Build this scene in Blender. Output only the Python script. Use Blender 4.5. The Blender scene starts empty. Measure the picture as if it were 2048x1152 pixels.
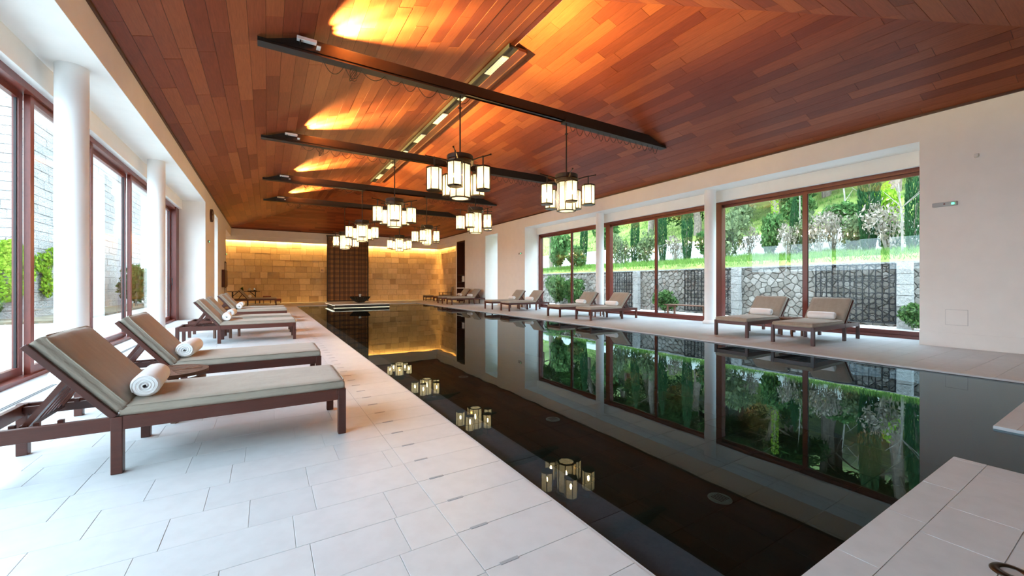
import bpy, math, random
from mathutils import Matrix, Vector
random.seed(7)
sc = bpy.context.scene
COL = sc.collection

# ------------------------------------------------------------------ camera
F_PX, CX, HY, CAM_H = 807.0, 1024.0, 567.0, 1.2
YAW = math.atan2(CX - 533.0, F_PX)
cam_d = bpy.data.cameras.new('camera'); cam = bpy.data.objects.new('camera', cam_d); COL.objects.link(cam)
cam.location = (0, 0, CAM_H); cam.rotation_euler = (math.pi / 2, 0, -YAW)
cam_d.sensor_width = 36.0; cam_d.lens = 36.0 * F_PX / 2048.0
cam_d.shift_y = (HY - 576.0) / 2048.0
cam_d.clip_start = 0.05; cam_d.clip_end = 300
sc.camera = cam

# ------------------------------------------------------------------ sky, exposure
SKY = 9.8
world = bpy.data.worlds.new('world'); sc.world = world; world.use_nodes = True
wb = world.node_tree.nodes['Background']
wb.inputs[0].default_value = (0.66, 0.83, 1.0, 1); wb.inputs[1].default_value = SKY
vs = sc.view_settings
vs.view_transform = 'Standard'; vs.look = 'None'; vs.gamma = 1.0; vs.use_curve_mapping = False
vs.exposure = 0.42
sc.cycles.max_bounces = 7; sc.cycles.diffuse_bounces = 4; sc.cycles.glossy_bounces = 4
sc.cycles.transparent_max_bounces = 16; sc.cycles.caustics_reflective = False; sc.cycles.caustics_refractive = False
sc.cycles.sample_clamp_indirect = 6.0

# ------------------------------------------------------------------ materials
class NT:
    def __init__(s, name):
        s.m = bpy.data.materials.new(name); s.m.use_nodes = True
        s.t = s.m.node_tree; s.n = s.t.nodes; s.bsdf = s.n['Principled BSDF']; s.out = s.n['Material Output']
    def new(s, typ, **kw):
        n = s.n.new(typ)
        for k, v in kw.items(): setattr(n, k, v)
        return n
    def link(s, a, b): s.t.links.new(a, b)
    def noise(s, scale, detail=3, stretch=(1, 1, 1), coord='Object', shift=True, rough=0.55):
        tc = s.new('ShaderNodeTexCoord'); mp = s.new('ShaderNodeMapping'); mp.inputs['Scale'].default_value = stretch
        s.link(tc.outputs[coord], mp.inputs[0])
        if shift:
            r = s.rnd(); mu = s.new('ShaderNodeMath', operation='MULTIPLY'); mu.inputs[1].default_value = 37.0
            s.link(r, mu.inputs[0]); cb = s.new('ShaderNodeCombineXYZ')
            for i in range(3): s.link(mu.outputs[0], cb.inputs[i])
            s.link(cb.outputs[0], mp.inputs['Location'])
        nz = s.new('ShaderNodeTexNoise'); nz.inputs['Scale'].default_value = scale; nz.inputs['Detail'].default_value = detail
        nz.inputs['Roughness'].default_value = rough
        s.link(mp.outputs[0], nz.inputs['Vector']); return nz.outputs['Fac']
    def rnd(s):
        if not hasattr(s, '_r'):
            oi = s.new('ShaderNodeObjectInfo'); ge = s.new('ShaderNodeNewGeometry')
            ad = s.new('ShaderNodeMath', operation='ADD'); fr = s.new('ShaderNodeMath', operation='FRACT')
            s.link(oi.outputs['Random'], ad.inputs[0]); s.link(ge.outputs['Random Per Island'], ad.inputs[1]); s.link(ad.outputs[0], fr.inputs[0])
            s._r = fr.outputs[0]
        return s._r
    def ramp(s, fac, cols):
        r = s.new('ShaderNodeValToRGB'); e = r.color_ramp.elements
        while len(e) < len(cols): e.new(0.5)
        for i, (p, c) in enumerate(cols): e[i].position = p; e[i].color = (*c, 1)
        s.link(fac, r.inputs[0]); return r.outputs[0]
    def mix(s, fac, a, b, mode='MIX'):
        m = s.new('ShaderNodeMix', data_type='RGBA', blend_type=mode)
        for sock, v in ((m.inputs[0], fac), (m.inputs[6], a), (m.inputs[7], b)):
            if isinstance(v, (int, float)): sock.default_value = v
            elif isinstance(v, tuple): sock.default_value = (*v, 1)
            else: s.link(v, sock)
        return m.outputs[2]
    def bump(s, h, strength=0.3, dist=0.01):
        b = s.new('ShaderNodeBump'); b.inputs['Strength'].default_value = strength; b.inputs['Distance'].default_value = dist
        s.link(h, b.inputs['Height']); s.link(b.outputs[0], s.bsdf.inputs['Normal'])
    def col(s, c):
        if isinstance(c, tuple): s.bsdf.inputs['Base Color'].default_value = (*c, 1)
        else: s.link(c, s.bsdf.inputs['Base Color'])
    def rough(s, r): s.bsdf.inputs['Roughness'].default_value = r; return s
    def metal(s, v): s.bsdf.inputs['Metallic'].default_value = v; return s

M = {}
def plain(name, c, r=0.6, metal=0.0, var=0.06, scale=6.0, bump=0.0):
    t = NT(name); n = t.noise(scale)
    a = tuple(max(0, x * (1 - var)) for x in c); b = tuple(min(1, x * (1 + var)) for x in c)
    t.col(t.ramp(n, [(0.3, a), (0.7, b)])); t.rough(r).metal(metal)
    if bump: t.bump(n, bump, 0.005)
    M[name] = t.m; return t.m
def wood(name, dark, mid, light, stretch=(1.2, 14, 14), r=0.4, sat=0.5, coat=0.0, bump=0.06, spec=0.5):
    t = NT(name); g = t.noise(3.0, 5, stretch); fine = t.noise(9.0, 3, (stretch[0] * 0.6, stretch[1] * 2, stretch[2] * 2))
    base = t.ramp(t.rnd(), [(0.0, dark), (0.5, mid), (1.0, light)])
    gr = t.ramp(g, [(0.3, (0.62, 0.6, 0.6)), (0.7, (1.15, 1.15, 1.15))])
    c = t.mix(sat, base, gr, 'MULTIPLY')
    c = t.mix(0.25, c, t.ramp(fine, [(0.35, (0.6, 0.6, 0.6)), (0.6, (1.1, 1.1, 1.1))]), 'MULTIPLY')
    t.col(c); t.rough(r); t.bump(g, bump, 0.002)
    t.bsdf.inputs['Specular IOR Level'].default_value = spec
    if coat: t.bsdf.inputs['Coat Weight'].default_value = coat; t.bsdf.inputs['Coat Roughness'].default_value = 0.22
    M[name] = t.m; return t.m
def stone(name, cols, scale=5.0, r=0.7, bump=0.3, dist=0.01, mott=0.35, spots=(0.75, 0.75, 0.75)):
    t = NT(name); n = t.noise(scale, 6); f = t.noise(scale * 7, 4)
    base = t.ramp(t.rnd(), cols)
    c = t.mix(mott, base, t.ramp(n, [(0.3, spots), (0.65, (1.1, 1.1, 1.1))]), 'MULTIPLY')
    c = t.mix(mott * 0.6, c, t.ramp(f, [(0.35, (0.75, 0.75, 0.75)), (0.6, (1.08, 1.08, 1.08))]), 'MULTIPLY')
    t.col(c); t.rough(r); t.bump(f, bump, dist); M[name] = t.m; return t.m
def emit(name, c, s):
    t = NT(name); e = t.new('ShaderNodeEmission'); e.inputs[0].default_value = (*c, 1); e.inputs[1].default_value = s
    t.link(e.outputs[0], t.out.inputs[0]); M[name] = t.m; return t.m
def leafmat(name, a, b, c, trans=0.35):
    t = NT(name); col = t.ramp(t.rnd(), [(0, a), (0.55, b), (1, c)])
    d = t.new('ShaderNodeBsdfDiffuse'); tr = t.new('ShaderNodeBsdfTranslucent'); mx = t.new('ShaderNodeMixShader'); mx.inputs[0].default_value = trans
    t.link(col, d.inputs[0]); t.link(col, tr.inputs[0]); t.link(d.outputs[0], mx.inputs[1]); t.link(tr.outputs[0], mx.inputs[2])
    t.link(mx.outputs[0], t.out.inputs[0]); M[name] = t.m; return t.m

wood('ceiling_wood', (0.165, 0.034, 0.017), (0.235, 0.055, 0.024), (0.315, 0.088, 0.034), r=0.45, coat=0.0, spec=0.22)
wood('mahogany', (0.062, 0.016, 0.010), (0.078, 0.020, 0.012), (0.10, 0.026, 0.015), r=0.33, sat=0.4)
wood('frame_wood', (0.13, 0.022, 0.014), (0.16, 0.028, 0.017), (0.19, 0.034, 0.02), stretch=(12, 12, 1.2), r=0.35, sat=0.4)
wood('table_wood', (0.11, 0.045, 0.022), (0.15, 0.062, 0.03), (0.2, 0.085, 0.045), r=0.5)
wood('screen_wood', (0.20, 0.07, 0.016), (0.34, 0.125, 0.03), (0.52, 0.21, 0.055), stretch=(14, 14, 1.2), r=0.5)
wood('dark_lattice', (0.022, 0.009, 0.005), (0.03, 0.012, 0.006), (0.04, 0.016, 0.008), r=0.5)
wood('niche_wood', (0.045, 0.012, 0.006), (0.055, 0.014, 0.007), (0.065, 0.018, 0.009), stretch=(12, 12, 1.2), r=0.4)
plain('plaster', (0.89, 0.86, 0.815), 0.85, var=0.02, scale=3)
plain('white_plaster', (0.87, 0.87, 0.86), 0.8, var=0.015, scale=3)
plain('black_steel', (0.006, 0.0055, 0.0055), 0.6, 0.0, scale=12)
plain('bronze', (0.035, 0.026, 0.018), 0.35, 0.8, scale=12)
plain('brass', (0.42, 0.31, 0.16), 0.3, 0.9, scale=12)
plain('cable', (0.02, 0.015, 0.01), 0.6)
plain('white_plastic', (0.75, 0.75, 0.73), 0.4, var=0.02)
plain('grey_plastic', (0.42, 0.42, 0.42), 0.4, var=0.03)
plain('black_gap', (0.008, 0.008, 0.009), 0.5)
plain('chrome', (0.6, 0.6, 0.6), 0.15, 1.0, var=0.02)
plain('towel', (0.86, 0.85, 0.84), 0.95, var=0.03, scale=60, bump=0.35)
plain('towel_shadow', (0.62, 0.61, 0.6), 0.95, var=0.05, scale=60)
plain('bark', (0.17, 0.13, 0.10), 0.9, var=0.4, scale=9, bump=0.8)
plain('pale_bark', (0.19, 0.165, 0.135), 0.9, var=0.3, scale=9, bump=0.6)
plain('iron', (0.012, 0.014, 0.018), 0.5, 0.4)
plain('exterior_white', (0.86, 0.86, 0.84), 0.9, var=0.06, scale=1.2)
plain('terrace', (0.46, 0.46, 0.445), 0.85, var=0.06, scale=2.0)
plain('soil', (0.13, 0.11, 0.07), 1.0, var=0.4, scale=2.5, bump=0.6)
plain('turf', (0.165, 0.225, 0.04), 1.0, var=0.45, scale=0.9, bump=0.5)
plain('mortar', (0.055, 0.05, 0.045), 0.95, var=0.2)
plain('tan_cushion', (0.24, 0.17, 0.10), 0.85, var=0.06)
plain('ceramic', (0.7, 0.68, 0.62), 0.3)
plain('red_leather', (0.16, 0.035, 0.02), 0.45)
plain('bowl_black', (0.012, 0.011, 0.011), 0.25, scale=20)
stone('limestone', [(0, (0.54, 0.565, 0.58)), (0.5, (0.555, 0.578, 0.59)), (1, (0.575, 0.592, 0.60))], 1.6, 0.40, 0.05, 0.002, 0.28, (0.88, 0.88, 0.89))
stone('gold_stone', [(0, (0.40, 0.27, 0.14)), (0.15, (0.54, 0.38, 0.20)), (0.6, (0.62, 0.44, 0.24)), (1, (0.70, 0.51, 0.29))], 7.0, 0.85, 0.5, 0.012, 0.35)
stone('ashlar', [(0, (0.34, 0.33, 0.31)), (0.5, (0.375, 0.36, 0.34)), (1, (0.41, 0.40, 0.38))], 2.2, 0.9, 1.0, 0.10, 0.55)
stone('rubble', [(0, (0.20, 0.18, 0.155)), (0.4, (0.27, 0.245, 0.215)), (0.75, (0.33, 0.30, 0.27)), (1, (0.40, 0.37, 0.335))], 4.0, 0.95, 0.9, 0.03, 0.6, (0.5, 0.5, 0.48))
stone('slate', [(0, (0.003, 0.0055, 0.007)), (0.5, (0.0045, 0.0075, 0.009)), (1, (0.007, 0.011, 0.0125))], 6.0, 0.6, 0.2, 0.003, 0.5)
stone('ledge_slate', [(0, (0.22, 0.155, 0.17)), (1, (0.26, 0.185, 0.205))], 6.0, 0.6, 0.2, 0.003, 0.5)
leafmat('leaf_pine', (0.012, 0.035, 0.010), (0.025, 0.062, 0.016), (0.05, 0.10, 0.025))
leafmat('leaf_bush', (0.03, 0.08, 0.022), (0.07, 0.145, 0.045), (0.15, 0.24, 0.085))
leafmat('leaf_olive', (0.07, 0.10, 0.05), (0.13, 0.17, 0.08), (0.22, 0.26, 0.13))
leafmat('leaf_cypress', (0.012, 0.045, 0.016), (0.025, 0.075, 0.028), (0.05, 0.115, 0.045), 0.15)
leafmat('leaf_ivy', (0.10, 0.20, 0.02), (0.20, 0.34, 0.03), (0.34, 0.48, 0.06))
leafmat('grass_blade', (0.06, 0.14, 0.03), (0.12, 0.23, 0.05), (0.21, 0.31, 0.08))
leafmat('dry_twig', (0.16, 0.14, 0.11), (0.25, 0.21, 0.17), (0.34, 0.28, 0.22), 0.1)
emit('led_cove', (1.0, 0.56, 0.16), 330.0)
emit('led_edge', (1.0, 0.82, 0.55), 2.2)
emit('green_led', (0.05, 1.0, 0.35), 6.0)
emit('bulb', (1.0, 0.76, 0.46), 820.0)
def schlick(t, f0):
    lw = t.new('ShaderNodeLayerWeight'); lw.inputs[0].default_value = 0.5
    p = t.new('ShaderNodeMath', operation='POWER'); p.inputs[1].default_value = 5.0; t.link(lw.outputs['Facing'], p.inputs[0])
    m = t.new('ShaderNodeMath', operation='MULTIPLY_ADD'); m.inputs[1].default_value = 1 - f0; m.inputs[2].default_value = f0; t.link(p.outputs[0], m.inputs[0]); return m.outputs[0]
def glass_mats():
    t = NT('window_glass'); tr = t.new('ShaderNodeBsdfTransparent'); tr.inputs[0].default_value = (0.96, 0.985, 0.975, 1)
    gl = t.new('ShaderNodeBsdfGlossy'); gl.inputs['Roughness'].default_value = 0.0; gl.inputs[0].default_value = (1, 1, 1, 1)
    mx = t.new('ShaderNodeMixShader')
    t.link(schlick(t, 0.016), mx.inputs[0]); t.link(tr.outputs[0], mx.inputs[1]); t.link(gl.outputs[0], mx.inputs[2]); t.link(mx.outputs[0], t.out.inputs[0]); M['glass'] = t.m
    t = NT('pool_water'); tr = t.new('ShaderNodeBsdfTransparent'); tr.inputs[0].default_value = (0.34, 0.50, 0.55, 1)
    gl = t.new('ShaderNodeBsdfGlossy'); gl.inputs['Roughness'].default_value = 0.0; gl.inputs[0].default_value = (0.58, 0.68, 0.72, 1)
    mx = t.new('ShaderNodeMixShader')
    nz = t.noise(1.1, 2, (1, 1, 1), shift=False); bp = t.new('ShaderNodeBump'); bp.inputs['Strength'].default_value = 0.06; bp.inputs['Distance'].default_value = 0.02
    t.link(nz, bp.inputs['Height']); t.link(bp.outputs[0], gl.inputs['Normal'])
    t.link(schlick(t, 0.024), mx.inputs[0]); t.link(tr.outputs[0], mx.inputs[1]); t.link(gl.outputs[0], mx.inputs[2]); t.link(mx.outputs[0], t.out.inputs[0]); M['water'] = t.m
    # hammered lantern glass: lit from the bulb behind, itself glowing warm
    t = NT('lantern_glass'); v = t.noise(38, 2, shift=False)
    c = t.ramp(v, [(0.3, (0.85, 0.66, 0.36)), (0.7, (1.0, 0.88, 0.62))])
    e = t.new('ShaderNodeEmission'); t.link(c, e.inputs[0]); e.inputs[1].default_value = 1.5
    tr = t.new('ShaderNodeBsdfTranslucent'); tr.inputs[0].default_value = (0.26, 0.22, 0.145, 1); ad = t.new('ShaderNodeAddShader')
    t.link(e.outputs[0], ad.inputs[0]); t.link(tr.outputs[0], ad.inputs[1]); tp = t.new('ShaderNodeBsdfTransparent'); tp.inputs[0].default_value = (1.0, 0.88, 0.66, 1)
    mx = t.new('ShaderNodeMixShader'); mx.inputs[0].default_value = 0.6; t.link(ad.outputs[0], mx.inputs[1]); t.link(tp.outputs[0], mx.inputs[2]); t.link(mx.outputs[0], t.out.inputs[0]); M['lantern_glass'] = t.m
    # woven taupe cushion cloth with creases
    t = NT('cushion_cloth'); n = t.noise(5, 4, (1, 3, 1)); w = t.noise(220, 1)
    t.col(t.ramp(n, [(0.3, (0.315, 0.272, 0.215)), (0.7, (0.365, 0.315, 0.252))])); t.rough(0.85)
    t.bsdf.inputs['Sheen Weight'].default_value = 0.15
    cr = t.noise(7, 3, (1.2, 0.6, 4)); t.bump(cr, 0.55, 0.015); M['cushion'] = t.m
glass_mats()

# ------------------------------------------------------------------ mesh helpers
class MB:
    def __init__(s): s.v = []; s.f = []
    def add(s, vs, fs):
        o = len(s.v); s.v += [tuple(p) for p in vs]; s.f += [tuple(i + o for i in f) for f in fs]; return s
    def box(s, x0, x1, y0, y1, z0, z1):
        return s.add([(x, y, z) for z in (z0, z1) for y in (y0, y1) for x in (x0, x1)],
                     [(0, 2, 3, 1), (4, 5, 7, 6), (0, 1, 5, 4), (2, 6, 7, 3), (0, 4, 6, 2), (1, 3, 7, 5)])
    def bar(s, p0, p1, w, h, up=(0, 0, 1)):
        p0, p1 = Vector(p0), Vector(p1); d = (p1 - p0).normalized(); u = Vector(up)
        if abs(d.dot(u)) > 0.98: u = Vector((1, 0, 0))
        sx = d.cross(u).normalized() * w / 2; sy = sx.cross(d).normalized() * h / 2
        return s.add([p + a * sx + b * sy for p in (p0, p1) for b in (-1, 1) for a in (-1, 1)],
                     [(0, 2, 3, 1), (4, 5, 7, 6), (0, 1, 5, 4), (2, 6, 7, 3), (0, 4, 6, 2), (1, 3, 7, 5)])
    def tube(s, pts, r, n=8, cap=True):
        pts = [Vector(p) for p in pts]; rs = r if isinstance(r, (list, tuple)) else [r] * len(pts); vs = []; fs = []
        ref = Vector((0.31, 0.17, 0.93))
        for i, p in enumerate(pts):
            d = (pts[min(i + 1, len(pts) - 1)] - pts[max(i - 1, 0)]).normalized()
            a = d.cross(ref)
            if a.length < 0.05: a = d.cross(Vector((1, 0, 0)))
            a.normalize(); b = d.cross(a)
            for k in range(n):
                t = 2 * math.pi * k / n; vs.append(p + (a * math.cos(t) + b * math.sin(t)) * rs[i])
        for i in range(len(pts) - 1):
            for k in range(n):
                k2 = (k + 1) % n; fs.append((i * n + k, i * n + k2, (i + 1) * n + k2, (i + 1) * n + k))
        if cap: fs += [tuple(range(n))[::-1], tuple(range((len(pts) - 1) * n, len(pts) * n))]
        return s.add(vs, fs)
    def lathe(s, prof, n=24, c=(0, 0, 0), a0=0.0):
        vs = []; fs = []
        for r, z in prof:
            for k in range(n):
                t = a0 + 2 * math.pi * k / n; vs.append((c[0] + r * math.cos(t), c[1] + r * math.sin(t), c[2] + z))
        for i in range(len(prof) - 1):
            for k in range(n):
                k2 = (k + 1) % n; fs.append((i * n + k, i * n + k2, (i + 1) * n + k2, (i + 1) * n + k))
        return s.add(vs, fs)
    def prism(s, poly, z0, z1, b=0.0):
        n = len(poly); vs = [(x, y, z0) for x, y in poly]; fs = [tuple(range(n))[::-1]]
        levels = [(poly, z1)]
        if b > 0:
            cx = sum(p[0] for p in poly) / n; cy = sum(p[1] for p in poly) / n; ins = []
            for x, y in poly:
                L = math.hypot(cx - x, cy - y) + 1e-9; q = min(b * 1.3, L * 0.5); ins.append((x + (cx - x) / L * q, y + (cy - y) / L * q))
            levels = [(poly, z1 - b), (ins, z1)]
        for li, (pl, z) in enumerate(levels):
            o = len(vs); vs += [(x, y, z) for x, y in pl]
            for k in range(n):
                k2 = (k + 1) % n; fs.append((o - n + k, o - n + k2, o + k2, o + k))
        fs.append(tuple(range(len(vs) - n, len(vs)))); return s.add(vs, fs)
    def mesh(s, name):
        me = bpy.data.meshes.new(name); me.from_pydata([tuple(p) for p in s.v], [], s.f); me.update(); return me
    def build(s, name, mat, parent=None, smooth=False, bevel=0.0, mesh=None):
        me = mesh or s.mesh(name)
        if mesh is None:
            me.materials.append(M[mat])
            if smooth:
                for p in me.polygons: p.use_smooth = True
        o = bpy.data.objects.new(name, me); COL.objects.link(o); o.parent = parent
        if bevel:
            md = o.modifiers.new('bevel', 'BEVEL'); md.width = bevel; md.segments = 2; md.limit_method = 'ANGLE'
        return o
def tag(o, label=None, cat=None, group=None, kind=None):
    if label: o['label'] = label
    if cat: o['category'] = cat
    if group: o['group'] = group
    if kind: o['kind'] = kind
    return o
def thing(name, label, cat, loc=(0, 0, 0), rz=0, group=None):
    o = bpy.data.objects.new(name, None); COL.objects.link(o); o.location = loc; o.rotation_euler = (0, 0, rz); o.empty_display_size = 0.1
    return tag(o, label, cat, group)
def struct(o, label=None, cat=None): return tag(o, label, cat, kind='structure')
def copy_tree(o, parent=None):
    c = o.copy(); COL.objects.link(c); c.parent = parent
    for ch in list(o.children): copy_tree(ch, c)
    return c
def clip(poly, a, b, c):                       # keep a*x+b*y<=c
    out = []
    for i in range(len(poly)):
        p, q = poly[i], poly[(i + 1) % len(poly)]; dp = a * p[0] + b * p[1] - c; dq = a * q[0] + b * q[1] - c
        if dp <= 0: out.append(p)
        if (dp < 0) != (dq < 0) and dp != dq and dp * dq < 0:
            t = dp / (dp - dq); out.append((p[0] + (q[0] - p[0]) * t, p[1] + (q[1] - p[1]) * t))
    return out
def clip_convex(poly, conv):
    n = len(conv)
    for i in range(n):
        (x0, y0), (x1, y1) = conv[i], conv[(i + 1) % n]; a, b = (y1 - y0), -(x1 - x0)
        poly = clip(poly, a, b, a * x0 + b * y0)
        if len(poly) < 3: return []
    return poly
def area(p): return abs(sum(p[i][0] * p[(i + 1) % len(p)][1] - p[(i + 1) % len(p)][0] * p[i][1] for i in range(len(p)))) / 2
SN, CS = math.sin(YAW), math.cos(YAW)
def seen_size(P, ar):
    d = P.x * SN + P.y * CS
    if d < 0.3: return 0
    u = CX + F_PX * (P.x * CS - P.y * SN) / d; v = HY - F_PX * (P.z - CAM_H) / d
    k = ar / (P - Vector((0, 0, CAM_H))).length_squared
    return k if -60 < u < 2110 and -60 < v < 1210 else k * 1e-6
def pieces(parent, name, polys, mat, t0, t1, bev=0.0, limit=300, jit=0.0):
    """polys in the parent's local xy, raised along local z; the largest seen become parts, the rest one joined part"""
    W = parent.matrix_world; L = []
    for p in polys:
        if len(p) < 3 or area(p) < 1e-4: continue
        c = W @ Vector((sum(q[0] for q in p) / len(p), sum(q[1] for q in p) / len(p), t1)); L.append((seen_size(c, area(p)), p))
    L.sort(key=lambda e: -e[0]); rest = MB()
    for i, (_, p) in enumerate(L):
        dz = random.uniform(-jit, jit)
        if i < limit: MB().prism(p, t0, t1 + dz, bev).build(name, mat, parent)
        else: rest.prism(p, t0, t1 + dz, bev)
    if rest.v: tag(rest.build(name, mat, parent), kind='stuff')
def set_frame(o, origin, xa, ya):
    xa = Vector(xa).normalized(); ya = Vector(ya); ya = (ya - xa * ya.dot(xa)).normalized(); za = xa.cross(ya)
    m = Matrix((xa, ya, za)).transposed().to_4x4(); m.translation = Vector(origin); o.matrix_world = m; bpy.context.view_layer.update(); return o
def rows(x0, x1, y0, y1, h, wlo, whi, gap, conv=None, seed=1, fixed=None):
    """running courses with random piece lengths"""
    rg = random.Random(seed); out = []; y = y0
    while y < y1 - 1e-3:
        ya = min(y + h, y1); x = x0 - rg.uniform(0, whi * 0.9)
        while x < x1:
            w = rg.uniform(wlo, whi); a, b = max(x, x0), min(x + w, x1)
            if b - a > 0.02:
                p = [(a + gap / 2, y + gap / 2), (b - gap / 2, y + gap / 2), (b - gap / 2, ya - gap / 2), (a + gap / 2, ya - gap / 2)]
                if conv: p = clip_convex(p, conv)
                if p: out.append(p)
            x += w
        y = ya
    return out
def grid(x0, x1, y0, y1, w, h, gap):
    out = []; nx = max(1, round((x1 - x0) / w)); ny = max(1, round((y1 - y0) / h)); dx = (x1 - x0) / nx; dy = (y1 - y0) / ny
    for i in range(nx):
        for j in range(ny):
            out.append([(x0 + i * dx + gap / 2, y0 + j * dy + gap / 2), (x0 + (i + 1) * dx - gap / 2, y0 + j * dy + gap / 2), (x0 + (i + 1) * dx - gap / 2, y0 + (j + 1) * dy - gap / 2), (x0 + i * dx + gap / 2, y0 + (j + 1) * dy - gap / 2)])
    return out

# ------------------------------------------------------------------ dimensions
XL, XR, XM = -1.79, 11.0, 4.605             # wall faces under the eaves, ridge line
ZE, ZR = 4.51, 6.36                          # eave and ridge height
SL = (ZR - ZE) / (XM - XL)
YN, YF = -0.3, 29.1                          # eaves at the two ends
RN, RF = 5.75, 22.9                          # ridge ends
SOF = 4.0                                    # soffit of the window bays
PX0, PX1, PY0, PY1 = 1.37, 7.9, 0.8, 24.4    # pool
WATER = -0.025
BEAM_Y = (7.35, 12.12, 16.9, 21.12)

# ------------------------------------------------------------------ ceiling: four slopes of planks
def slope(name, p0, xa, ya, conv, seed):
    bk = MB().prism(conv, -0.06, -0.012).build(name, 'black_gap'); struct(bk); set_frame(bk, p0, xa, ya)
    pieces(bk, 'plank', rows(min(p[0] for p in conv), max(p[0] for p in conv), 0, max(p[1] for p in conv), 0.232, 1.7, 2.3, 0.005, conv, seed), 'ceiling_wood', -0.012, 0.0, jit=0.0015)
    return bk
hl = math.hypot(XM - XL, ZR - ZE)
def yn(L): return hl
# local x runs so that local z points into the room
slope('ceiling_left', (XL, YN, ZE), (0, 1, 0), (XM - XL, 0, ZR - ZE), [(0, 0), (YF - YN, 0), (RF - YN, hl), (RN - YN, hl)], 11)
slope('ceiling_right', (XR, YF, ZE), (0, -1, 0), (XM - XR, 0, ZR - ZE), [(0, 0), (YF - YN, 0), (YF - RN, hl), (YF - RF, hl)], 12)
hf = math.hypot(YF - RF, ZR - ZE)
slope('ceiling_far', (XL, YF, ZE), (1, 0, 0), (0, RF - YF, ZR - ZE), [(0, 0), (XR - XL, 0), ((XR - XL) / 2, hf)], 13)
hn = math.hypot(RN - YN, ZR - ZE)
slope('ceiling_near', (XR, YN, ZE), (-1, 0, 0), (0, RN - YN, ZR - ZE), [(0, 0), (XR - XL, 0), ((XR - XL) / 2, hn)], 14)
# flat ceiling over the entrance behind the camera
struct(MB().box(XL - 1.2, XR + 1.2, -3.2, YN, ZE, ZE + 0.1).build('ceiling_entrance', 'white_plaster'))
# dark shadow-gap strip along the eaves
struct(MB().box(XL - 0.02, XL + 0.035, YN, YF, ZE - 0.03, ZE + 0.012).box(XR - 0.035, XR + 0.02, YN, YF, ZE - 0.03, ZE + 0.012).box(XL, XR, YF - 0.035, YF + 0.02, ZE - 0.03, ZE + 0.012).build('trim_1', 'niche_wood'))
# ridge trough with air grilles
rt = thing('ridge_trough', 'dark timber air trough running along the ceiling ridge with pale slotted grilles', 'ceiling trough', (XM, 7.3, ZR - 0.17))
LT = 20.6 - 7.3
MB().box(0.0, 0.22, 0, LT, 0.0, 0.06).box(0.20, 0.23, 0, LT, -0.02, 0.085).build('wood_board', 'mahogany', rt)
MB().box(-0.22, 0.0, 0, LT, 0.02, 0.06).box(-0.23, -0.20, 0, LT, -0.01, 0.085).build('dark_board', 'black_gap', rt)
gm = None
for yc in (8.1, 9.7, 11.6, 13.55, 15.5, 17.4, 19.3):
    g = MB()
    for k in range(4): g.box(-0.185 + k * 0.044, -0.185 + k * 0.044 + 0.03, -0.42, 0.42, -0.005, 0.022)
    g.box(-0.19, -0.02, -0.43, -0.41, -0.005, 0.022).box(-0.19, -0.02, 0.41, 0.43, -0.005, 0.022)
    o = g.build('air_grille', 'white_plastic', rt); o.location = (0, yc - 7.3, 0)

# ------------------------------------------------------------------ floor, pool
def deck(name, x0, x1, y0, y1, polys, mat='limestone', top=0.0, limit=300):
    b = MB().box(x0, x1, y0, y1, -0.04, -0.004).build(name, 'mortar'); struct(b)
    if mat == 'limestone': b.data.materials[0] = M['joint']
    pieces(b, 'tile', polys, mat, -0.006, top, 0.001, limit, 0.0004); return b
plain('joint', (0.53, 0.548, 0.555), 0.9, var=0.05)
T = 0.2932
left_polys = rows(-2.62, 0.78, -0.27, 29.2, T, 0.29, 0.62, 0.002, seed=3)
strip = []
y = 1.5 - 6 * T
while y < PY1:
    strip.append([(0.7815, y + 0.0015), (PX0 - 0.02, y + 0.0015), (PX0 - 0.02, y + T - 0.0015), (0.7815, y + T - 0.0015)]); y += T
deck('floor_left', -2.62, 0.78, -0.27, 29.6, left_polys)
deck('floor_poolside', 0.78, PX0, -0.27, PY1, strip, limit=300)
deck('floor_right', PX1, XR + 0.9, -0.27, 29.6, rows(PX1 + 0.02, XR + 0.9, -0.27, 29.3, T, 0.29, 0.62, 0.003, seed=4))
deck('floor_near', PX0, 4.074, -3.2, PY0, rows(PX0, 4.074 , PY0 - 0.155, PY0, 0.155, 0.5, 0.62, 0.003, seed=5) + rows(PX0, 4.074, -0.5, PY0 - 0.155, T, 0.4, 0.9, 0.003, seed=8))
deck('floor_corner', 5.245, XR + 0.9, -3.2, PY0, rows(5.245, XR + 0.9, -0.5, PY0, T, 0.4, 0.9, 0.003, seed=6))
deck('floor_far', 0.78, PX1, PY1, 29.6, rows(0.78, PX1, PY1, 29.36, T, 0.29, 0.62, 0.003, seed=9))
struct(MB().box(XL - 1.2, PX0, -3.2, -0.27, -0.3, 0).build('floor_entrance', 'limestone'))
# small slots in the poolside tiles, recess shade put into their dark colour
for k in range(60):
    yy = 1.5 + (k - 4) * T
    if yy > 20: break
    s_ = tag(MB().box(0.855, 0.945, yy - 0.008, yy + 0.008, -0.004, 0.0022).build('drain_slot', 'slot_shade' if 'slot_shade' in M else plain('slot_shade', (0.34, 0.35, 0.36), 0.8).name, bpy.data.objects['floor_poolside']))
# overflow gutter lip
struct(MB().box(PX0, PX0 + 0.012, PY0, PY1, -0.06, -0.021).box(PX1 - 0.012, PX1 + 0.0, PY0, PY1, -0.06, -0.021).build('trim_2', 'black_gap'))
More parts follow.
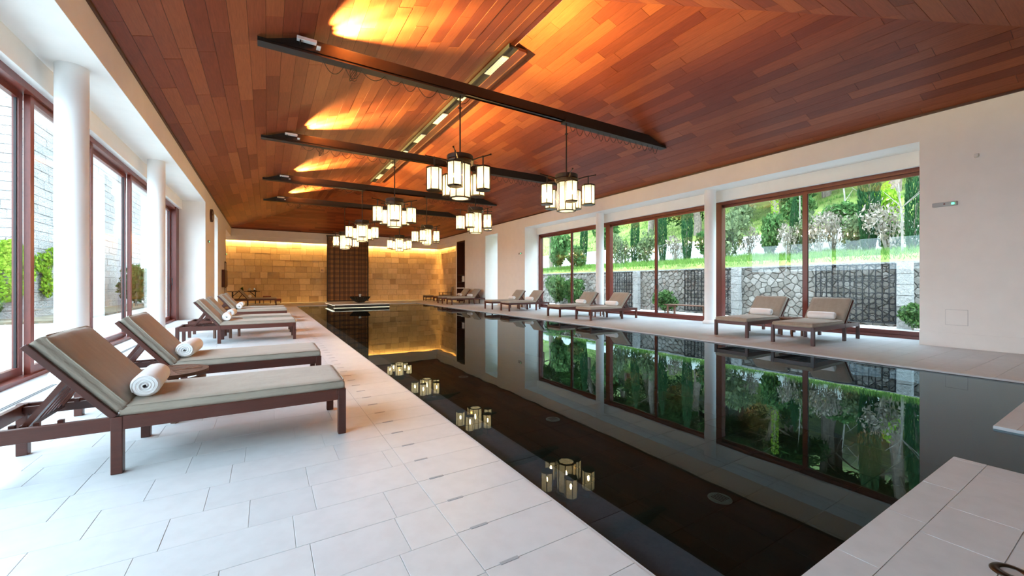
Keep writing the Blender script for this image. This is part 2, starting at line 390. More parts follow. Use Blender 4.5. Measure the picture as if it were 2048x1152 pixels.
# pool shell
PD = -1.3
sh = MB()
sh.box(PX0 - 0.02, PX1 + 0.02, -3.2, PY1, PD - 0.2, PD - 0.012)
sh.box(PX0 - 0.1, PX0, PY0, PY1, PD - 0.2, -0.03).box(PX1, PX1 + 0.1, PY0, PY1, PD - 0.2, -0.03).box(PX0, PX1, PY1, PY1 + 0.1, PD - 0.2, -0.03)
sh.box(PX0, 4.074, PY0 - 0.1, PY0 - 0.002, PD - 0.2, -0.03).box(5.247, PX1, PY0 - 0.1, PY0 - 0.002, PD - 0.2, -0.03).box(3.97, 4.072, -3.2, PY0, PD - 0.2, -0.03).box(5.247, 5.35, -3.2, PY0, PD - 0.2, -0.03).box(4.07, 5.25, -3.3, -3.2, PD - 0.2, -0.03)
pool = struct(sh.build('pool_basin', 'slate'))
fl = MB().box(0, PX1 - PX0 - 0.4, 0, PY1 - PY0, -0.1, -0.012).build('pool_floor', 'pool_joint' if 'pool_joint' in M else plain('pool_joint', (0.028, 0.040, 0.046), 0.8).name); struct(fl)
fl.location = (PX0 + 0.4, PY0, PD); bpy.context.view_layer.update()
pieces(fl, 'tile', grid(0, PX1 - PX0 - 0.4, 0, PY1 - PY0, 0.6, 0.6, 0.006), 'slate', -0.012, 0.0, 0.001)
lg = struct(MB().box(0, 0.4, 0, PY1 - PY0, PD + 0.1, -0.012).build('pool_ledge', 'pool_joint')); lg.location = (PX0, PY0, -0.12); bpy.context.view_layer.update()
pieces(lg, 'tile', grid(0, 0.4, 0, PY1 - PY0, 0.4, 0.88, 0.004), 'ledge_slate', -0.012, 0.0, 0.001)
w = MB().add([(PX0 + 0.012, PY0, WATER), (PX1 - 0.012, PY0, WATER), (PX1 - 0.012, PY1, WATER), (PX0 + 0.012, PY1, WATER)], [(0, 1, 2, 3)])
w.add([(4.074, -3.2, WATER), (5.245, -3.2, WATER), (5.245, PY0, WATER), (4.074, PY0, WATER)], [(0, 1, 2, 3)])
tag(w.build('pool_water', 'water'), 'still dark reflective water filling the long pool', 'water', kind='stuff')
plain('drain_metal', (0.20, 0.25, 0.22), 0.4, 0.3)
for i, (yy, lab) in enumerate(((2.75, 'nearest the camera'), (5.95, 'second from the camera'), (9.9, 'third from the camera'))):
    d = thing('pool_drain', 'round metal drain cover sunk in the dark pool floor, ' + lab, 'drain', (4.5, yy, PD), group='pool floor drains')
    MB().lathe([(0.0, 0.012), (0.10, 0.012), (0.13, 0.006), (0.13, 0.0)], 24).build('cover', 'drain_metal', d)
    g = MB()
    for k in range(-2, 3): g.box(k * 0.032 - 0.006, k * 0.032 + 0.006, -0.07, 0.07, 0.012, 0.014)
    g.build('slots', 'black_gap', d)

# ------------------------------------------------------------------ walls
def walls():
    b = MB()   # left: eave beam, lintel, solid stretches
    b.box(-2.95, XL, -3.2, 17.3, SOF, ZE + 0.05).box(-2.95, -2.42, -3.2, 17.3, 3.68, SOF)
    b.box(-2.95, XL, 17.3, 20.1, 0, ZE + 0.05).box(-2.95, XL, 20.1, 21.4, SOF, ZE + 0.05).box(-2.95, XL, 21.4, 25.4, 0, ZE + 0.05)
    b.box(-2.95, XL, 25.4, 29.5, SOF, ZE + 0.05).box(-3.1, -2.9, 25.4, 29.5, 0, SOF)
    b.box(-2.95, XL, -3.2, 0.25, 0, SOF)
    struct(b.build('wall_left', 'plaster'))
    b = MB()
    b.box(XR, 12.1, 2.62, 16.85, SOF, ZE + 0.05).box(11.73, 12.1, 2.62, 16.85, 3.68, SOF)
    b.box(XR, 12.1, -3.2, 2.62, 0, ZE + 0.05).box(XR, 12.1, 16.85, 19.63, 0, ZE + 0.05).box(XR, 12.1, 19.63, 21.1, SOF, ZE + 0.05)
    b.box(XR, 12.1, 21.1, 23.95, 0, ZE + 0.05).box(XR, 12.1, 23.95, 25.23, SOF + 0.02, ZE + 0.05).box(XR, 12.1, 25.23, 25.4, 0, ZE + 0.05)
    b.box(11.42, 12.1, 25.4, 29.5, 0, 3.9).box(XR, 12.1, 25.4, 29.5, 4.06, ZE + 0.05).box(XR + 0.06, 11.30, 25.4, 29.2, 3.80, 4.06).box(11.55, 12.1, 23.95, 25.23, 0, 4.1)
    struct(b.build('wall_right', 'plaster'))
    b = MB()   # far: two-step cornice in front of the stone
    b.box(-2.95, 12.1, YF, 29.6, 4.06, ZE + 0.05).box(-2.95, XR + 0.4, YF + 0.06, 29.22, 3.80, 4.06).box(-2.95, 12.1, 29.42, 29.6, 0, 4.1)
    struct(b.build('wall_far', 'plaster'))
    struct(MB().box(-3, 12.1, -3.4, -3.2, -0.3, ZE + 0.1).build('wall_near', 'plaster'))
    struct(MB().box(XR - 0.02, XR, -3.2, 2.62, 0.0, 0.27).box(XR, 11.9, 2.60, 2.62, 0.0, 0.27).build('baseboard_right', 'plaster'))
walls()
# stone cladding on the far wall and its return on the right
sw = MB().box(0, 14.3, 0, 3.98, -0.07, -0.006).build('wall_stone_far', 'mortar'); struct(sw); set_frame(sw, (-2.9, 29.36, 0), (1, 0, 0), (0, 0, 1))
plain('gold_mortar', (0.22, 0.165, 0.10), 0.95); sw.data.materials[0] = M['gold_mortar']
pieces(sw, 'stone_block', rows(0, 14.3, 0, 3.98, 0.381, 0.28, 0.72, 0.012, seed=21), 'gold_stone', -0.01, 0.012, 0.004, jit=0.006)
sr = MB().box(0, 3.96, 0, 3.98, -0.05, -0.006).build('wall_stone_right', 'gold_mortar'); struct(sr); set_frame(sr, (11.37, 29.36, 0), (0, -1, 0), (0, 0, 1))
pieces(sr, 'stone_block', rows(0, 3.96, 0, 3.98, 0.381, 0.28, 0.72, 0.012, seed=22), 'gold_stone', -0.01, 0.012, 0.004, jit=0.006)
# cove light strips behind the cornice
tag(MB().box(-2.8, 11.2, 29.235, 29.265, 3.90, 3.93).build('cove_light', 'led_cove'), 'warm cove light strip washing the top of the far stone wall', 'light strip')
tag(MB().box(11.315, 11.34, 25.45, 29.2, 3.90, 3.93).build('cove_light', 'led_cove'), 'warm cove light strip above the short stone return beside the towel niche', 'light strip')

# ------------------------------------------------------------------ columns
def column(x, y, lab):
    c = thing('column', lab, 'column', (x, y, 0), group='round columns along the glazing')
    MB().lathe([(0.158, 0.1), (0.158, SOF)], 40).build('shaft', 'white_plaster', c, smooth=True)
    MB().lathe([(0.0, 0.0), (0.205, 0.0), (0.21, 0.03), (0.205, 0.065), (0.18, 0.085), (0.158, 0.11)], 40).build('base', 'white_plaster', c, smooth=True)
column(-2.15, 7.42, 'thick round white column beside the head end of the second left lounger')
column(-2.15, 12.1, 'round white column by the left glazing, the farther of the left two')
column(-2.15, 2.65, 'round white column by the left glazing beside the camera, outside the photo')
column(11.4, 7.27, 'round white column between the two nearest pairs of right-hand loungers')
column(11.4, 11.97, 'slim-looking round white column behind the second pair of right-hand loungers')

# ------------------------------------------------------------------ windows
WN = [0]
def panel(x, y0, y1, z0, z1, handle=None, inner=1, st=0.095):
    """one sliding pane: timber stiles and rails, glass, maybe a pull handle"""
    WN[0] += 1; t = 0.03
    o = struct(MB().box(x - t, x + t, y0, y0 + st, z0, z1).box(x - t, x + t, y1 - st, y1, z0, z1).box(x - t, x + t, y0 + st, y1 - st, z0, z0 + 0.10).box(x - t, x + t, y0 + st, y1 - st, z1 - 0.09, z1).build('window_%d' % WN[0], 'frame_wood'))
    MB().box(x - 0.006, x + 0.006, y0 + st - 0.01, y1 - st + 0.01, z0 + 0.09, z1 - 0.08).build('pane', 'glass', o)
    MB().box(x - 0.012, x + 0.012, y0 + st, y0 + st + 0.012, z0 + 0.1, z1 - 0.09).box(x - 0.012, x + 0.012, y1 - st - 0.012, y1 - st, z0 + 0.1, z1 - 0.09).build('gasket', 'black_gap', o)
    if handle is not None:
        xi = x + inner * t; h = MB(); s_ = inner
        h.bar((xi + s_ * 0.005, handle, 1.0), (xi + s_ * 0.005, handle, 1.19), 0.035, 0.012, (s_, 0, 0))
        h.tube([(xi, handle, 1.15), (xi + s_ * 0.06, handle, 1.15), (xi + s_ * 0.06, handle, 1.36), (xi + s_ * 0.02, handle, 1.36)], 0.009, 6)
        h.build('handle', 'black_steel', o)
YB = [0.25, 2.6, 4.95, 7.54, 9.66, 11.95, 14.3, 17.3]  # first bay is out of view, added to let in more daylight
for i in range(len(YB) - 1):
    dx = -2.585 if i % 2 else -2.665
    y1 = min(YB[i + 1], 16.75) if i == len(YB) - 2 else YB[i + 1]
    panel(dx, YB[i] + (0.0 if i % 2 else 0.03), y1 + 0.04, 0.05, 3.60, handle=(YB[i] + 0.05 if i == 4 else (16.7 if i == 6 else None)), inner=1)
f = MB()
for x0, x1 in ((-2.72, -2.52),):
    f.box(x0, x1, 0.25, 17.3, 3.59, 3.68).box(x0, x1, 0.25, 17.3, 0.0, 0.05).box(x0, x1 + 0.02, 0.25, 0.35, 0, 3.68).box(x0, x1 + 0.02, 16.78, 17.3, 0, 3.68)
struct(f.build('trim_3', 'frame_wood'))
YRB = [2.62, 4.96, 7.3, 9.65, 12.0, 14.33, 16.85]
for i in range(6):
    panel(11.93 if i % 2 == 0 else 11.98, YRB[i], YRB[i + 1] + (0.06 if i % 2 == 0 else 0), 0.06, 3.60, handle=(YRB[i] + 0.04 if i == 3 else (16.8 if i == 5 else (9.6 if i == 2 else None))), inner=-1)
f = MB().box(11.85, 12.05, 2.6, 16.87, 3.585, 3.68).box(11.85, 12.05, 2.6, 16.87, 0.0, 0.06).box(11.85, 12.05, 2.6, 2.72, 0, 3.68).box(11.85, 12.05, 16.75, 16.87, 0, 3.68)
for yy in (7.3, 12.0): f.box(11.86, 12.05, yy - 0.11, yy + 0.11, 0.06, 3.6)
struct(f.build('trim_4', 'frame_wood'))
# narrow windows in the two far recesses
panel(11.93, 19.63, 21.1, 0.06, 3.95, st=0.07); panel(-2.6, 20.1, 21.4, 0.06, 3.95, st=0.07)
# linear drains in the left bay floor
for (a, b, lab) in ((2.9, 6.95, 'beside the nearest lounger'), (8.0, 11.6, 'behind the second lounger')):
    d = thing('linear_drain', 'thin grey slotted floor drain along the left glazing, ' + lab, 'drain', (-2.15, a, 0))
    MB().box(-0.03, 0.03, 0, b - a, -0.01, 0.0025).build('channel', 'grey_plastic', d)
    MB().box(-0.02, -0.004, 0.02, b - a - 0.02, 0.002, 0.0035).build('slot', 'black_gap', d); MB().box(0.006, 0.022, 0.02, b - a - 0.02, 0.002, 0.0035).build('slot', 'black_gap', d)

# ------------------------------------------------------------------ tie beams with festoon cables and uplights
def ceil_z(x): return ZE + SL * (min(x, 2 * XM - x) - XL)
def xz_prism(mb, pts, y0, y1):
    n = len(pts); vs = [(x, y0, z) for x, z in pts] + [(x, y1, z) for x, z in pts]
    fs = [tuple(range(n)), tuple(range(n, 2 * n))[::-1]] + [(k, k + n, (k + 1) % n + n, (k + 1) % n) for k in range(n)]
    return mb.add(vs, fs)
ORD = ('nearest the camera', 'second from the camera', 'third from the camera', 'farthest from the camera')
BT, BM, BB = 5.16, 5.03, 4.92
def loops(x0, x1, z, step, sag, rg):
    m = MB(); pts = []; x = x0
    while x < x1 - 0.05:
        L = step * rg.uniform(0.8, 1.2); sg = sag * rg.uniform(0.75, 1.25)
        for k in range(8):
            t = k / 8; pts.append((x + L * t, rg.uniform(-0.004, 0.004), z - sg * 4 * t * (1 - t)))
        x += L
    pts.append((x, 0, z)); return m.tube(pts, 0.006, 5)
def beam(yc, i):
    b = thing('tie_beam', 'long black steel tie beam under the timber ceiling, ' + ORD[i], 'beam', (0, yc, 0), group='black tie beams')
    w = 0.075; xl, xr = -0.12, 9.38; e = 0.018
    xt = XL + (BT - ZE + e) / SL; q = XL + (BM - ZE + e) / SL
    top = [(xl, ceil_z(xl) - e - 0.03), (xt, BT), (2 * XM - xt, BT), (xr, ceil_z(xr) - e - 0.03), (xr, BM - 0.06), (xl, BM - 0.06)]
    xz_prism(MB(), top, -w * 0.8, w * 0.8).build('upper_rail', 'black_steel', b)
    xz_prism(MB(), [(xl, BB + 0.0), (3.36, BB), (3.36, BM), (xl, BM - 0.06)], -w, w).box(xl, 3.36, -w - 0.02, w + 0.02, BB - 0.012, BB + 0.01).box(xl, 3.3, -w - 0.02, w + 0.02, BM - 0.075, BM - 0.06).build('lower_box', 'black_steel', b)
    xz_prism(MB(), [(5.86, BB), (xr, BB), (xr, BM - 0.06), (5.86, BM)], -w, w).box(5.86, xr, -w - 0.02, w + 0.02, BB - 0.012, BB + 0.01).build('lower_box', 'black_steel', b)
    MB().box(3.36, 5.86, -w, w, BM - 0.075, BM - 0.058).build('mid_plate', 'bronze', b)
    rg = random.Random(40 + i)
    loops(0.8, 3.25, BB - 0.01, 0.34, 0.16, rg).build('festoon_cable', 'cable', b)
    loops(6.05, 9.1, BB - 0.01, 0.22, 0.17, rg).build('festoon_cable', 'cable', b)
    k = MB()
    for j in range(3): k.tube([(1.28 + 0.05 * math.sin(t * 0.6 + j) * 1.2, 0.02 * j, BB - 0.02 - 0.11 * (1 - math.cos(t * 0.63))) for t in range(11)], 0.005, 5)
    k.build('cable_coil', 'cable', b)
    # uplight on the camera-side shoulder of the beam
    u = thing('uplight', 'small white uplight box on the left end of the tie beam ' + ORD[i], 'light', (0.55, yc - 0.13, BT - 0.06), group='ceiling uplights')
    MB().box(-0.14, 0.14, -0.045, 0.045, -0.035, 0.01).build('housing', 'white_plastic', u)
    MB().box(0.135, 0.142, -0.035, 0.035, -0.025, 0.005).build('lens', 'led_edge', u)
    MB().box(-0.1, -0.08, -0.02, 0.06, -0.08, -0.035).build('bracket', 'black_steel', u)
    MB().box(0.14, 0.20, -0.09, 0.05, -0.10, -0.092).build('added_visor', 'white_plastic', u)  # plate added below the lamp to cut its low light
    for az, en in ((-6, 1.0), (-28, 0.9), (-52, 0.5)):      # three spots added to widen the one lamp's fan along the slope
        ld = bpy.data.lights.new('uplight_lamp', 'SPOT'); ld.energy = UP[i] * en; ld.color = (1.0, 0.70, 0.20); ld.spot_size = math.radians(46); ld.spot_blend = 1.0; ld.shadow_soft_size = 0.03
        lo = bpy.data.objects.new('uplight_lamp', ld); COL.objects.link(lo); lo.parent = u; lo.location = (0.17, -0.05, -0.05)
        az_ = math.radians(az); lo.rotation_euler = Vector((math.cos(az_), math.sin(az_), 0.46 * math.cos(az_))).to_track_quat('-Z', 'Y').to_euler()
UP = (8200, 7200, 6200, 5200)
for i, yc in enumerate(BEAM_Y): beam(yc, i)

# ------------------------------------------------------------------ chandeliers
_pm = {}
def lantern(parent, loc, r, h, n, bottom_open=False, rot=0.0):
    key = (r, h, n)
    lf = MB()
    P = [(r * math.cos(rot + 2 * math.pi * k / n), r * math.sin(rot + 2 * math.pi * k / n)) for k in range(n)]
    for k in range(n):
        x, y_ = P[k]; lf.bar((x, y_, 0), (x, y_, h), 0.015, 0.015)
        x2, y2 = P[(k + 1) % n]
        for z in (0.004, h - 0.004): lf.bar((x, y_, z), (x2, y2, z), 0.02, 0.02)
    if bottom_open: lf.lathe([(r * 0.99, -0.006), (r * 0.80, -0.006)], n, a0=rot)
    o = lf.build('lantern', 'bronze', parent) if key not in _pm else MB().build('lantern', None, parent, mesh=_pm[key][0])
    o.location = loc
    if key not in _pm:
        pane = MB(); s_ = 2 * r * math.sin(math.pi / n); ap = r * math.cos(math.pi / n)
        pane.box(ap - 0.008, ap - 0.004, -s_ / 2 + 0.004, s_ / 2 - 0.004, 0.008, h - 0.008); pm = pane.mesh('pane'); pm.materials.append(M['lantern_glass'])
        cp = MB().prism(P, h, h + 0.012); cp.lathe([(r * 1.06, h - 0.004), (r * 1.06, h + 0.014), (0.0, h + 0.02)], n, a0=rot)
        cm = cp.mesh('cap'); cm.materials.append(M['bronze'])
        bt = MB().prism([(x * 1.02, y_ * 1.02) for x, y_ in P], -0.012, 0.0).mesh('base_plate'); bt.materials.append(M['bronze'])
        bl = MB().lathe([(0.0, h * 0.30), (0.024, h * 0.40), (0.022, h * 0.52), (0, h * 0.62)], 6).mesh('bulb'); bl.materials.append(M['bulb'])
        dif = MB().prism([(x * 0.8, y_ * 0.8) for x, y_ in P], 0.002, 0.006).mesh('diffuser'); dif.materials.append(M['lantern_glass'])
        _pm[key] = (o.data, pm, cm, bt, bl, dif)
    _, pm, cm, bt, bl, dif = _pm[key]
    for k in range(n):
        q = MB().build('pane', None, o, mesh=pm); q.rotation_euler = (0, 0, rot + 2 * math.pi * (k + 0.5) / n)
    if not bottom_open: MB().build('base_plate', None, o, mesh=bt)
    else: MB().build('diffuser', None, o, mesh=dif)
    MB().build('cap', None, o, mesh=cm); MB().build('bulb', None, o, mesh=bl)
    return o
def chandelier(x, y, rot, lab):
    c = thing('chandelier', lab, 'chandelier', (x, y, 3.55), group='lantern chandeliers')
    MB().tube([(0, 0, 0.15), (0, 0, BB - 3.56)], 0.016, 8).build('rod', 'black_steel', c)
    MB().lathe([(0.035 + 0.008 * math.cos(t), 1.12 + 0.0 + 0.008 * math.sin(t)) for t in [k * math.pi / 3 for k in range(7)]], 12).build('rod_ring', 'black_steel', c)
    MB().lathe([(0.0, 0.17), (0.25, 0.17), (0.26, 0.16), (0.26, 0.085), (0.0, 0.085)], 36).build('drum', 'black_steel', c)
    MB().lathe([(0.0, 0.07), (0.27, 0.07), (0.275, 0.055), (0.25, 0.0), (0.0, 0.0)], 36).build('drum_plate', 'bronze', c)
    MB().lathe([(0.24, 0.086), (0.24, 0.069)], 36).build('drum_neck', 'black_steel', c)
    for k in range(5):
        a = rot + k * 2 * math.pi / 5; ca, sa = math.cos(a), math.sin(a)
        m = MB().tube([(0.24 * ca, 0.24 * sa, 0.05), (0.40 * ca, 0.40 * sa, 0.09), (0.66 * ca, 0.66 * sa, 0.125)], [0.016, 0.014, 0.011], 8)
        m.tube([(0.655 * ca, 0.655 * sa, 0.125), (0.675 * ca, 0.675 * sa, 0.128)], 0.018, 8)
        m.build('arm', 'bronze', c)
        MB().tube([(0.50 * ca, 0.50 * sa, 0.12), (0.50 * ca, 0.50 * sa, -0.10)], 0.014, 8).build('stem', 'black_steel', c)
        l = lantern(c, (0.50 * ca, 0.50 * sa, -0.545), 0.145, 0.44, 6); l.rotation_euler = (0, 0, a)
    lantern(c, (0, 0, -0.67), 0.215, 0.66, 8, True)
rots = (0.55, 0.75, 0.3, 0.6, 0.3, 0.75, 0.62, 0.3)
names = ('left one of the nearest pair, its glowing glass lanterns largest', 'right one of the nearest pair, before the right eave', 'left one hanging from the second tie beam', 'right one hanging from the second tie beam',
         'left one hanging from the third tie beam', 'right one hanging from the third tie beam', 'left one hanging from the farthest tie beam, before the dark lattice', 'right one hanging from the farthest tie beam')
k = 0
for yc in BEAM_Y:
    for x in (3.27, 5.95):
        away = math.atan2(-yc, -x)      # one lantern roughly turned to the room's near end
        chandelier(x, yc, away + (-0.18, 0.2, 0.0, -0.35, 0.0, -0.3, 0.35, 0.02)[k], 'lantern chandelier, ' + names[k]); k += 1

# ------------------------------------------------------------------ sun loungers, towels, tables
def pad(L, W, T, nx, ny, rg, crease=0.0):
    def axis(n, A):
        r = [0, 0.008, 0.022, 0.045, 0.075]; mid = [0.075 + (A - 0.15) * k / n for k in range(1, n)]
        return r + mid + [A - v for v in r[::-1]]
    X, Y = axis(nx, L), axis(ny, W); vs = []; fs = []; R = 0.06
    def e(d): d = min(d / R, 1.0); return math.sqrt(max(0.0, 1 - (1 - d) ** 2))
    for s_ in (1, -1):
        for x in X:
            for y_ in Y:
                ed = min(e(min(x, L - x)), e(min(y_, W - y_))); z = T / 2 * (ed if s_ > 0 else min(1.0, ed * 2.2))
                wob = 0
                if s_ > 0 and ed > 0.3: wob = 0.006 * math.sin(3.1 * x + 1.3) * math.sin(5 * y_) + rg.uniform(-1, 1) * 0.0012 + 0.012 * math.sin(math.pi * y_ / W) * (1 if ed >= 1 else ed)
                if s_ > 0 and crease: wob += crease * math.sin(46 * y_ + 3 * math.sin(9 * y_)) * math.exp(-((x) / 0.12) ** 2) * ed
                ins = (1 - ed) * 0.012
                vs.append((x + (ins if x < L / 2 else -ins), y_ - W / 2 + (ins if y_ < W / 2 else -ins), T / 2 + s_ * z + wob))
    ny_ = len(Y); nx_ = len(X); o = nx_ * ny_
    for i in range(nx_ - 1):
        for j in range(ny_ - 1):
            a = i * ny_ + j; fs.append((a, a + ny_, a + ny_ + 1, a + 1)); fs.append((o + a, o + a + 1, o + a + ny_ + 1, o + a + ny_))
    def side(a, b): fs.append((a, b, o + b, o + a))
    for i in range(nx_ - 1): side(i * ny_, (i + 1) * ny_) if False else fs.append((i * ny_, o + i * ny_, o + (i + 1) * ny_, (i + 1) * ny_)); fs.append(((i + 1) * ny_ - 1, (i + 2) * ny_ - 1, o + (i + 2) * ny_ - 1, o + (i + 1) * ny_ - 1))
    for j in range(ny_ - 1): fs.append((j, j + 1, o + j + 1, o + j)); fs.append(((nx_ - 1) * ny_ + j, o + (nx_ - 1) * ny_ + j, o + (nx_ - 1) * ny_ + j + 1, (nx_ - 1) * ny_ + j + 1))
    m = MB(); m.add(vs, fs); return m
def rrect(L, W, z, ins, r=0.05, n=5):
    pts = []
    for cx, cy, a0 in ((L - ins - r, W / 2 - ins - r, 0), (ins + r, W / 2 - ins - r, 90), (ins + r, -W / 2 + ins + r, 180), (L - ins - r, -W / 2 + ins + r, 270)):
        for k in range(n + 1):
            a = math.radians(a0 + 90 * k / n); pts.append((cx + r * math.cos(a), cy + r * math.sin(a), z))
    return pts + [pts[0]]
BACK = math.radians(51)
HEADX, PIV = 0.0, 0.69
def make_lounger():
    t = thing('sun_lounger', 'x', 'sun lounger', group='sun loungers beside the pool')
    rg = random.Random(5); LEN, HW, ZT, RH, LG = 2.03, 0.385, 0.36, 0.085, 0.058
    for s_ in (-1, 1):
        y0, y1 = sorted((s_ * HW, s_ * (HW - 0.036)))
        MB().box(LG, LEN - LG, y0 + 0.004 * (s_ < 0), y1 - 0.004 * (s_ > 0), ZT - RH, ZT).build('side_rail', 'mahogany', t, bevel=0.004)
        for x in (0.0, PIV - LG / 2 - 0.01, LEN - LG):
            ly = sorted((s_ * HW, s_ * (HW - LG))); MB().box(x, x + LG, ly[0], ly[1], 0, ZT).build('leg', 'mahogany', t, bevel=0.005)
        MB().box(0.05, PIV, s_ * 0.30 - 0.014, s_ * 0.30 + 0.014, ZT - 0.06, ZT - 0.015).box(0.20, 0.225, s_ * 0.30 - 0.014, s_ * 0.30 + 0.014, ZT - 0.015, ZT + 0.008).box(0.30, 0.325, s_ * 0.30 - 0.014, s_ * 0.30 + 0.014, ZT - 0.015, ZT + 0.008).box(0.40, 0.425, s_ * 0.30 - 0.014, s_ * 0.30 + 0.014, ZT - 0.015, ZT + 0.008).build('ladder_rail', 'mahogany', t)
    for x in (0.011, LEN - 0.047): MB().box(x, x + 0.036, -HW + LG, HW - LG, ZT - RH, ZT).build('end_rail', 'mahogany', t, bevel=0.004)
    MB().box(PIV - 0.03, PIV + 0.006, -HW + LG, HW - LG, ZT - RH, ZT - 0.01).build('cross_rail', 'mahogany', t)
    for k in range(9): MB().box(PIV + 0.08 + k * 0.145, PIV + 0.16 + k * 0.145, -HW + 0.03, HW - 0.03, ZT - 0.022, ZT - 0.002).build('slat', 'mahogany', t)
    bf = MB(); BL = 0.615
    for s_ in (-1, 1): bf.box(-BL, 0, s_ * (HW - 0.022) - 0.02, s_ * (HW - 0.022) + 0.02, 0, 0.036)
    bf.box(-BL, -BL + 0.05, -HW + 0.04, HW - 0.04, 0.0, 0.034)
    R = Matrix.Rotation(BACK, 4, 'Y'); piv = Matrix.Translation((PIV - 0.035, 0, ZT - 0.012))
    b = bf.build('back_frame', 'mahogany', t, bevel=0.003); b.matrix_local = piv @ R
    for k in range(5):
        s2 = MB().box(-BL + 0.08 + k * 0.105, -BL + 0.14 + k * 0.105, -HW + 0.04, HW - 0.04, 0.006, 0.026).build('back_slat', 'mahogany', b)
    # propped slatted strut behind the back
    q0 = Vector((0.24, 0, ZT - 0.03)); q1 = Vector((PIV - 0.035 - 0.36 * math.cos(BACK), 0, ZT - 0.03 + 0.36 * math.sin(BACK)))
    st = MB()
    for y_ in (-0.24, 0.24): st.bar(q0 + Vector((0, y_, 0)), q1 + Vector((0, y_, 0)), 0.045, 0.03)
    for f_ in (0.02, 0.97): c = q0.lerp(q1, f_); st.bar(c + Vector((0, -0.27, 0)), c + Vector((0, 0.27, 0)), 0.03, 0.03)
    sp = st.build('back_strut', 'mahogany', t)
    for y_ in (-0.16, -0.08, 0.0, 0.08, 0.16): MB().bar(q0 + Vector((0, y_, 0)), q1 + Vector((0, y_, 0)), 0.028, 0.016).build('strut_slat', 'mahogany', sp)
    LS = LEN - PIV + 0.022
    sc_ = pad(LS, 0.745, 0.082, 22, 14, rg, 0.004).build('seat_cushion', 'cushion', t, smooth=True); sc_.location = (PIV - 0.015, 0, ZT - 0.012)
    MB().tube(rrect(LS, 0.745, 0.072, 0.016), 0.0045, 5, False).build('piping', 'cushion', sc_, smooth=True)
    bc = pad(BL + 0.015, 0.745, 0.082, 14, 14, rg, 0.0).build('back_cushion', 'cushion', t, smooth=True); bc.matrix_local = piv @ R @ Matrix.Translation((-BL - 0.01, 0, 0.034))
    MB().tube(rrect(BL + 0.015, 0.745, 0.072, 0.016), 0.0045, 5, False).build('piping', 'cushion', bc, smooth=True)
    return t
def make_towel():
    t = thing('rolled_towel', 'x', 'towel', group='rolled white towels on the loungers')
    R, L = 0.078, 0.47; m = MB(); n = 40; prof = [(0.2, 0.0), (0.75, -0.006), (0.93, 0.004), (1.0, 0.02), (1.0, L / 2), (1.0, L - 0.02), (0.93, L - 0.004), (0.75, L + 0.006), (0.2, L)]
    rg = random.Random(3); vs = []; fs = []
    for rr, z in prof:
        for k in range(n):
            a = 2 * math.pi * k / n; r = R * rr * (1 + 0.02 * math.sin(2 * a + 9 * z) + (0.035 * (1 - (k / n)) if rr > 0.7 else 0))
            vs.append((r * math.cos(a + 2.2), z - L / 2, r * math.sin(a + 2.2) * 0.97))
    for i in range(len(prof) - 1):
        for k in range(n): k2 = (k + 1) % n; fs.append((i * n + k, i * n + k2, (i + 1) * n + k2, (i + 1) * n + k))
    fs += [tuple(range(n)), tuple(range((len(prof) - 1) * n, len(prof) * n))[::-1]]
    m.add(vs, fs).build('roll', 'towel', t, smooth=True)
    for s_ in (-1, 1):
        sp = [((0.008 + 0.064 * u / 60) * math.cos(0.38 * u), s_ * (L / 2 + 0.002), (0.008 + 0.064 * u / 60) * math.sin(0.38 * u)) for u in range(61)]
        MB().tube(sp, 0.0052, 6).build('spiral_edge', 'towel', t, smooth=True)
    return t
def make_table():
    t = thing('side_table', 'x', 'side table', group='round slatted side tables'); R, Z = 0.29, 0.42
    MB().lathe([(R - 0.045, Z - 0.028), (R, Z - 0.028), (R, Z), (R - 0.045, Z), (R - 0.045, Z - 0.028)], 40).build('rim', 'table_wood', t)
    MB().lathe([(R - 0.05, Z - 0.085), (R - 0.02, Z - 0.085), (R - 0.02, Z - 0.05), (R - 0.05, Z - 0.05), (R - 0.05, Z - 0.085)], 40).build('apron_ring', 'table_wood', t)
    for a in (math.pi / 4, 3 * math.pi / 4):
        c, s_ = math.cos(a) * (R - 0.04), math.sin(a) * (R - 0.04); MB().bar((-c, -s_, Z - 0.014), (c, s_, Z - 0.014), 0.04, 0.026).build('cross_bar', 'table_wood', t)
    for k in range(-5, 6):
        y_ = k * 0.045
        if abs(y_) < R - 0.05:
            h = math.sqrt((R - 0.04) ** 2 - y_ * y_)
            MB().box(-h, h, y_ - 0.012, y_ + 0.012, Z - 0.024, Z - 0.004).build('slat', 'table_wood', t)
    for k in range(4):
        a = math.pi / 4 + k * math.pi / 2; x, y_ = (R - 0.06) * math.cos(a), (R - 0.06) * math.sin(a)
        MB().bar((x, y_, 0), (x, y_, Z - 0.026), 0.04, 0.04).build('leg', 'table_wood', t)
    return t
LW = [(3.84, 'closest to the camera', None), (5.54, 'second from the camera', None), (10.27, 'third from the camera', None), (11.70, 'fourth from the camera', None), (14.70, 'fifth from the camera', None), (16.1, 'sixth from the camera', None), (26.1, 'far by the stone wall', None)]
RW = [(3.95, 'closest to the camera'), (5.24, 'second from the camera'), (10.12, 'third from the camera'), (11.72, 'fourth from the camera'), (15.22, 'fifth from the camera'), (16.75, 'sixth from the camera'), (21.5, 'seventh from the camera'), (22.95, 'eighth from the camera')]
P_, T_, S_ = make_lounger(), make_towel(), make_table(); first = [True, True, True]
def use(i, proto):
    if first[i]: first[i] = False; return proto
    return copy_tree(proto)
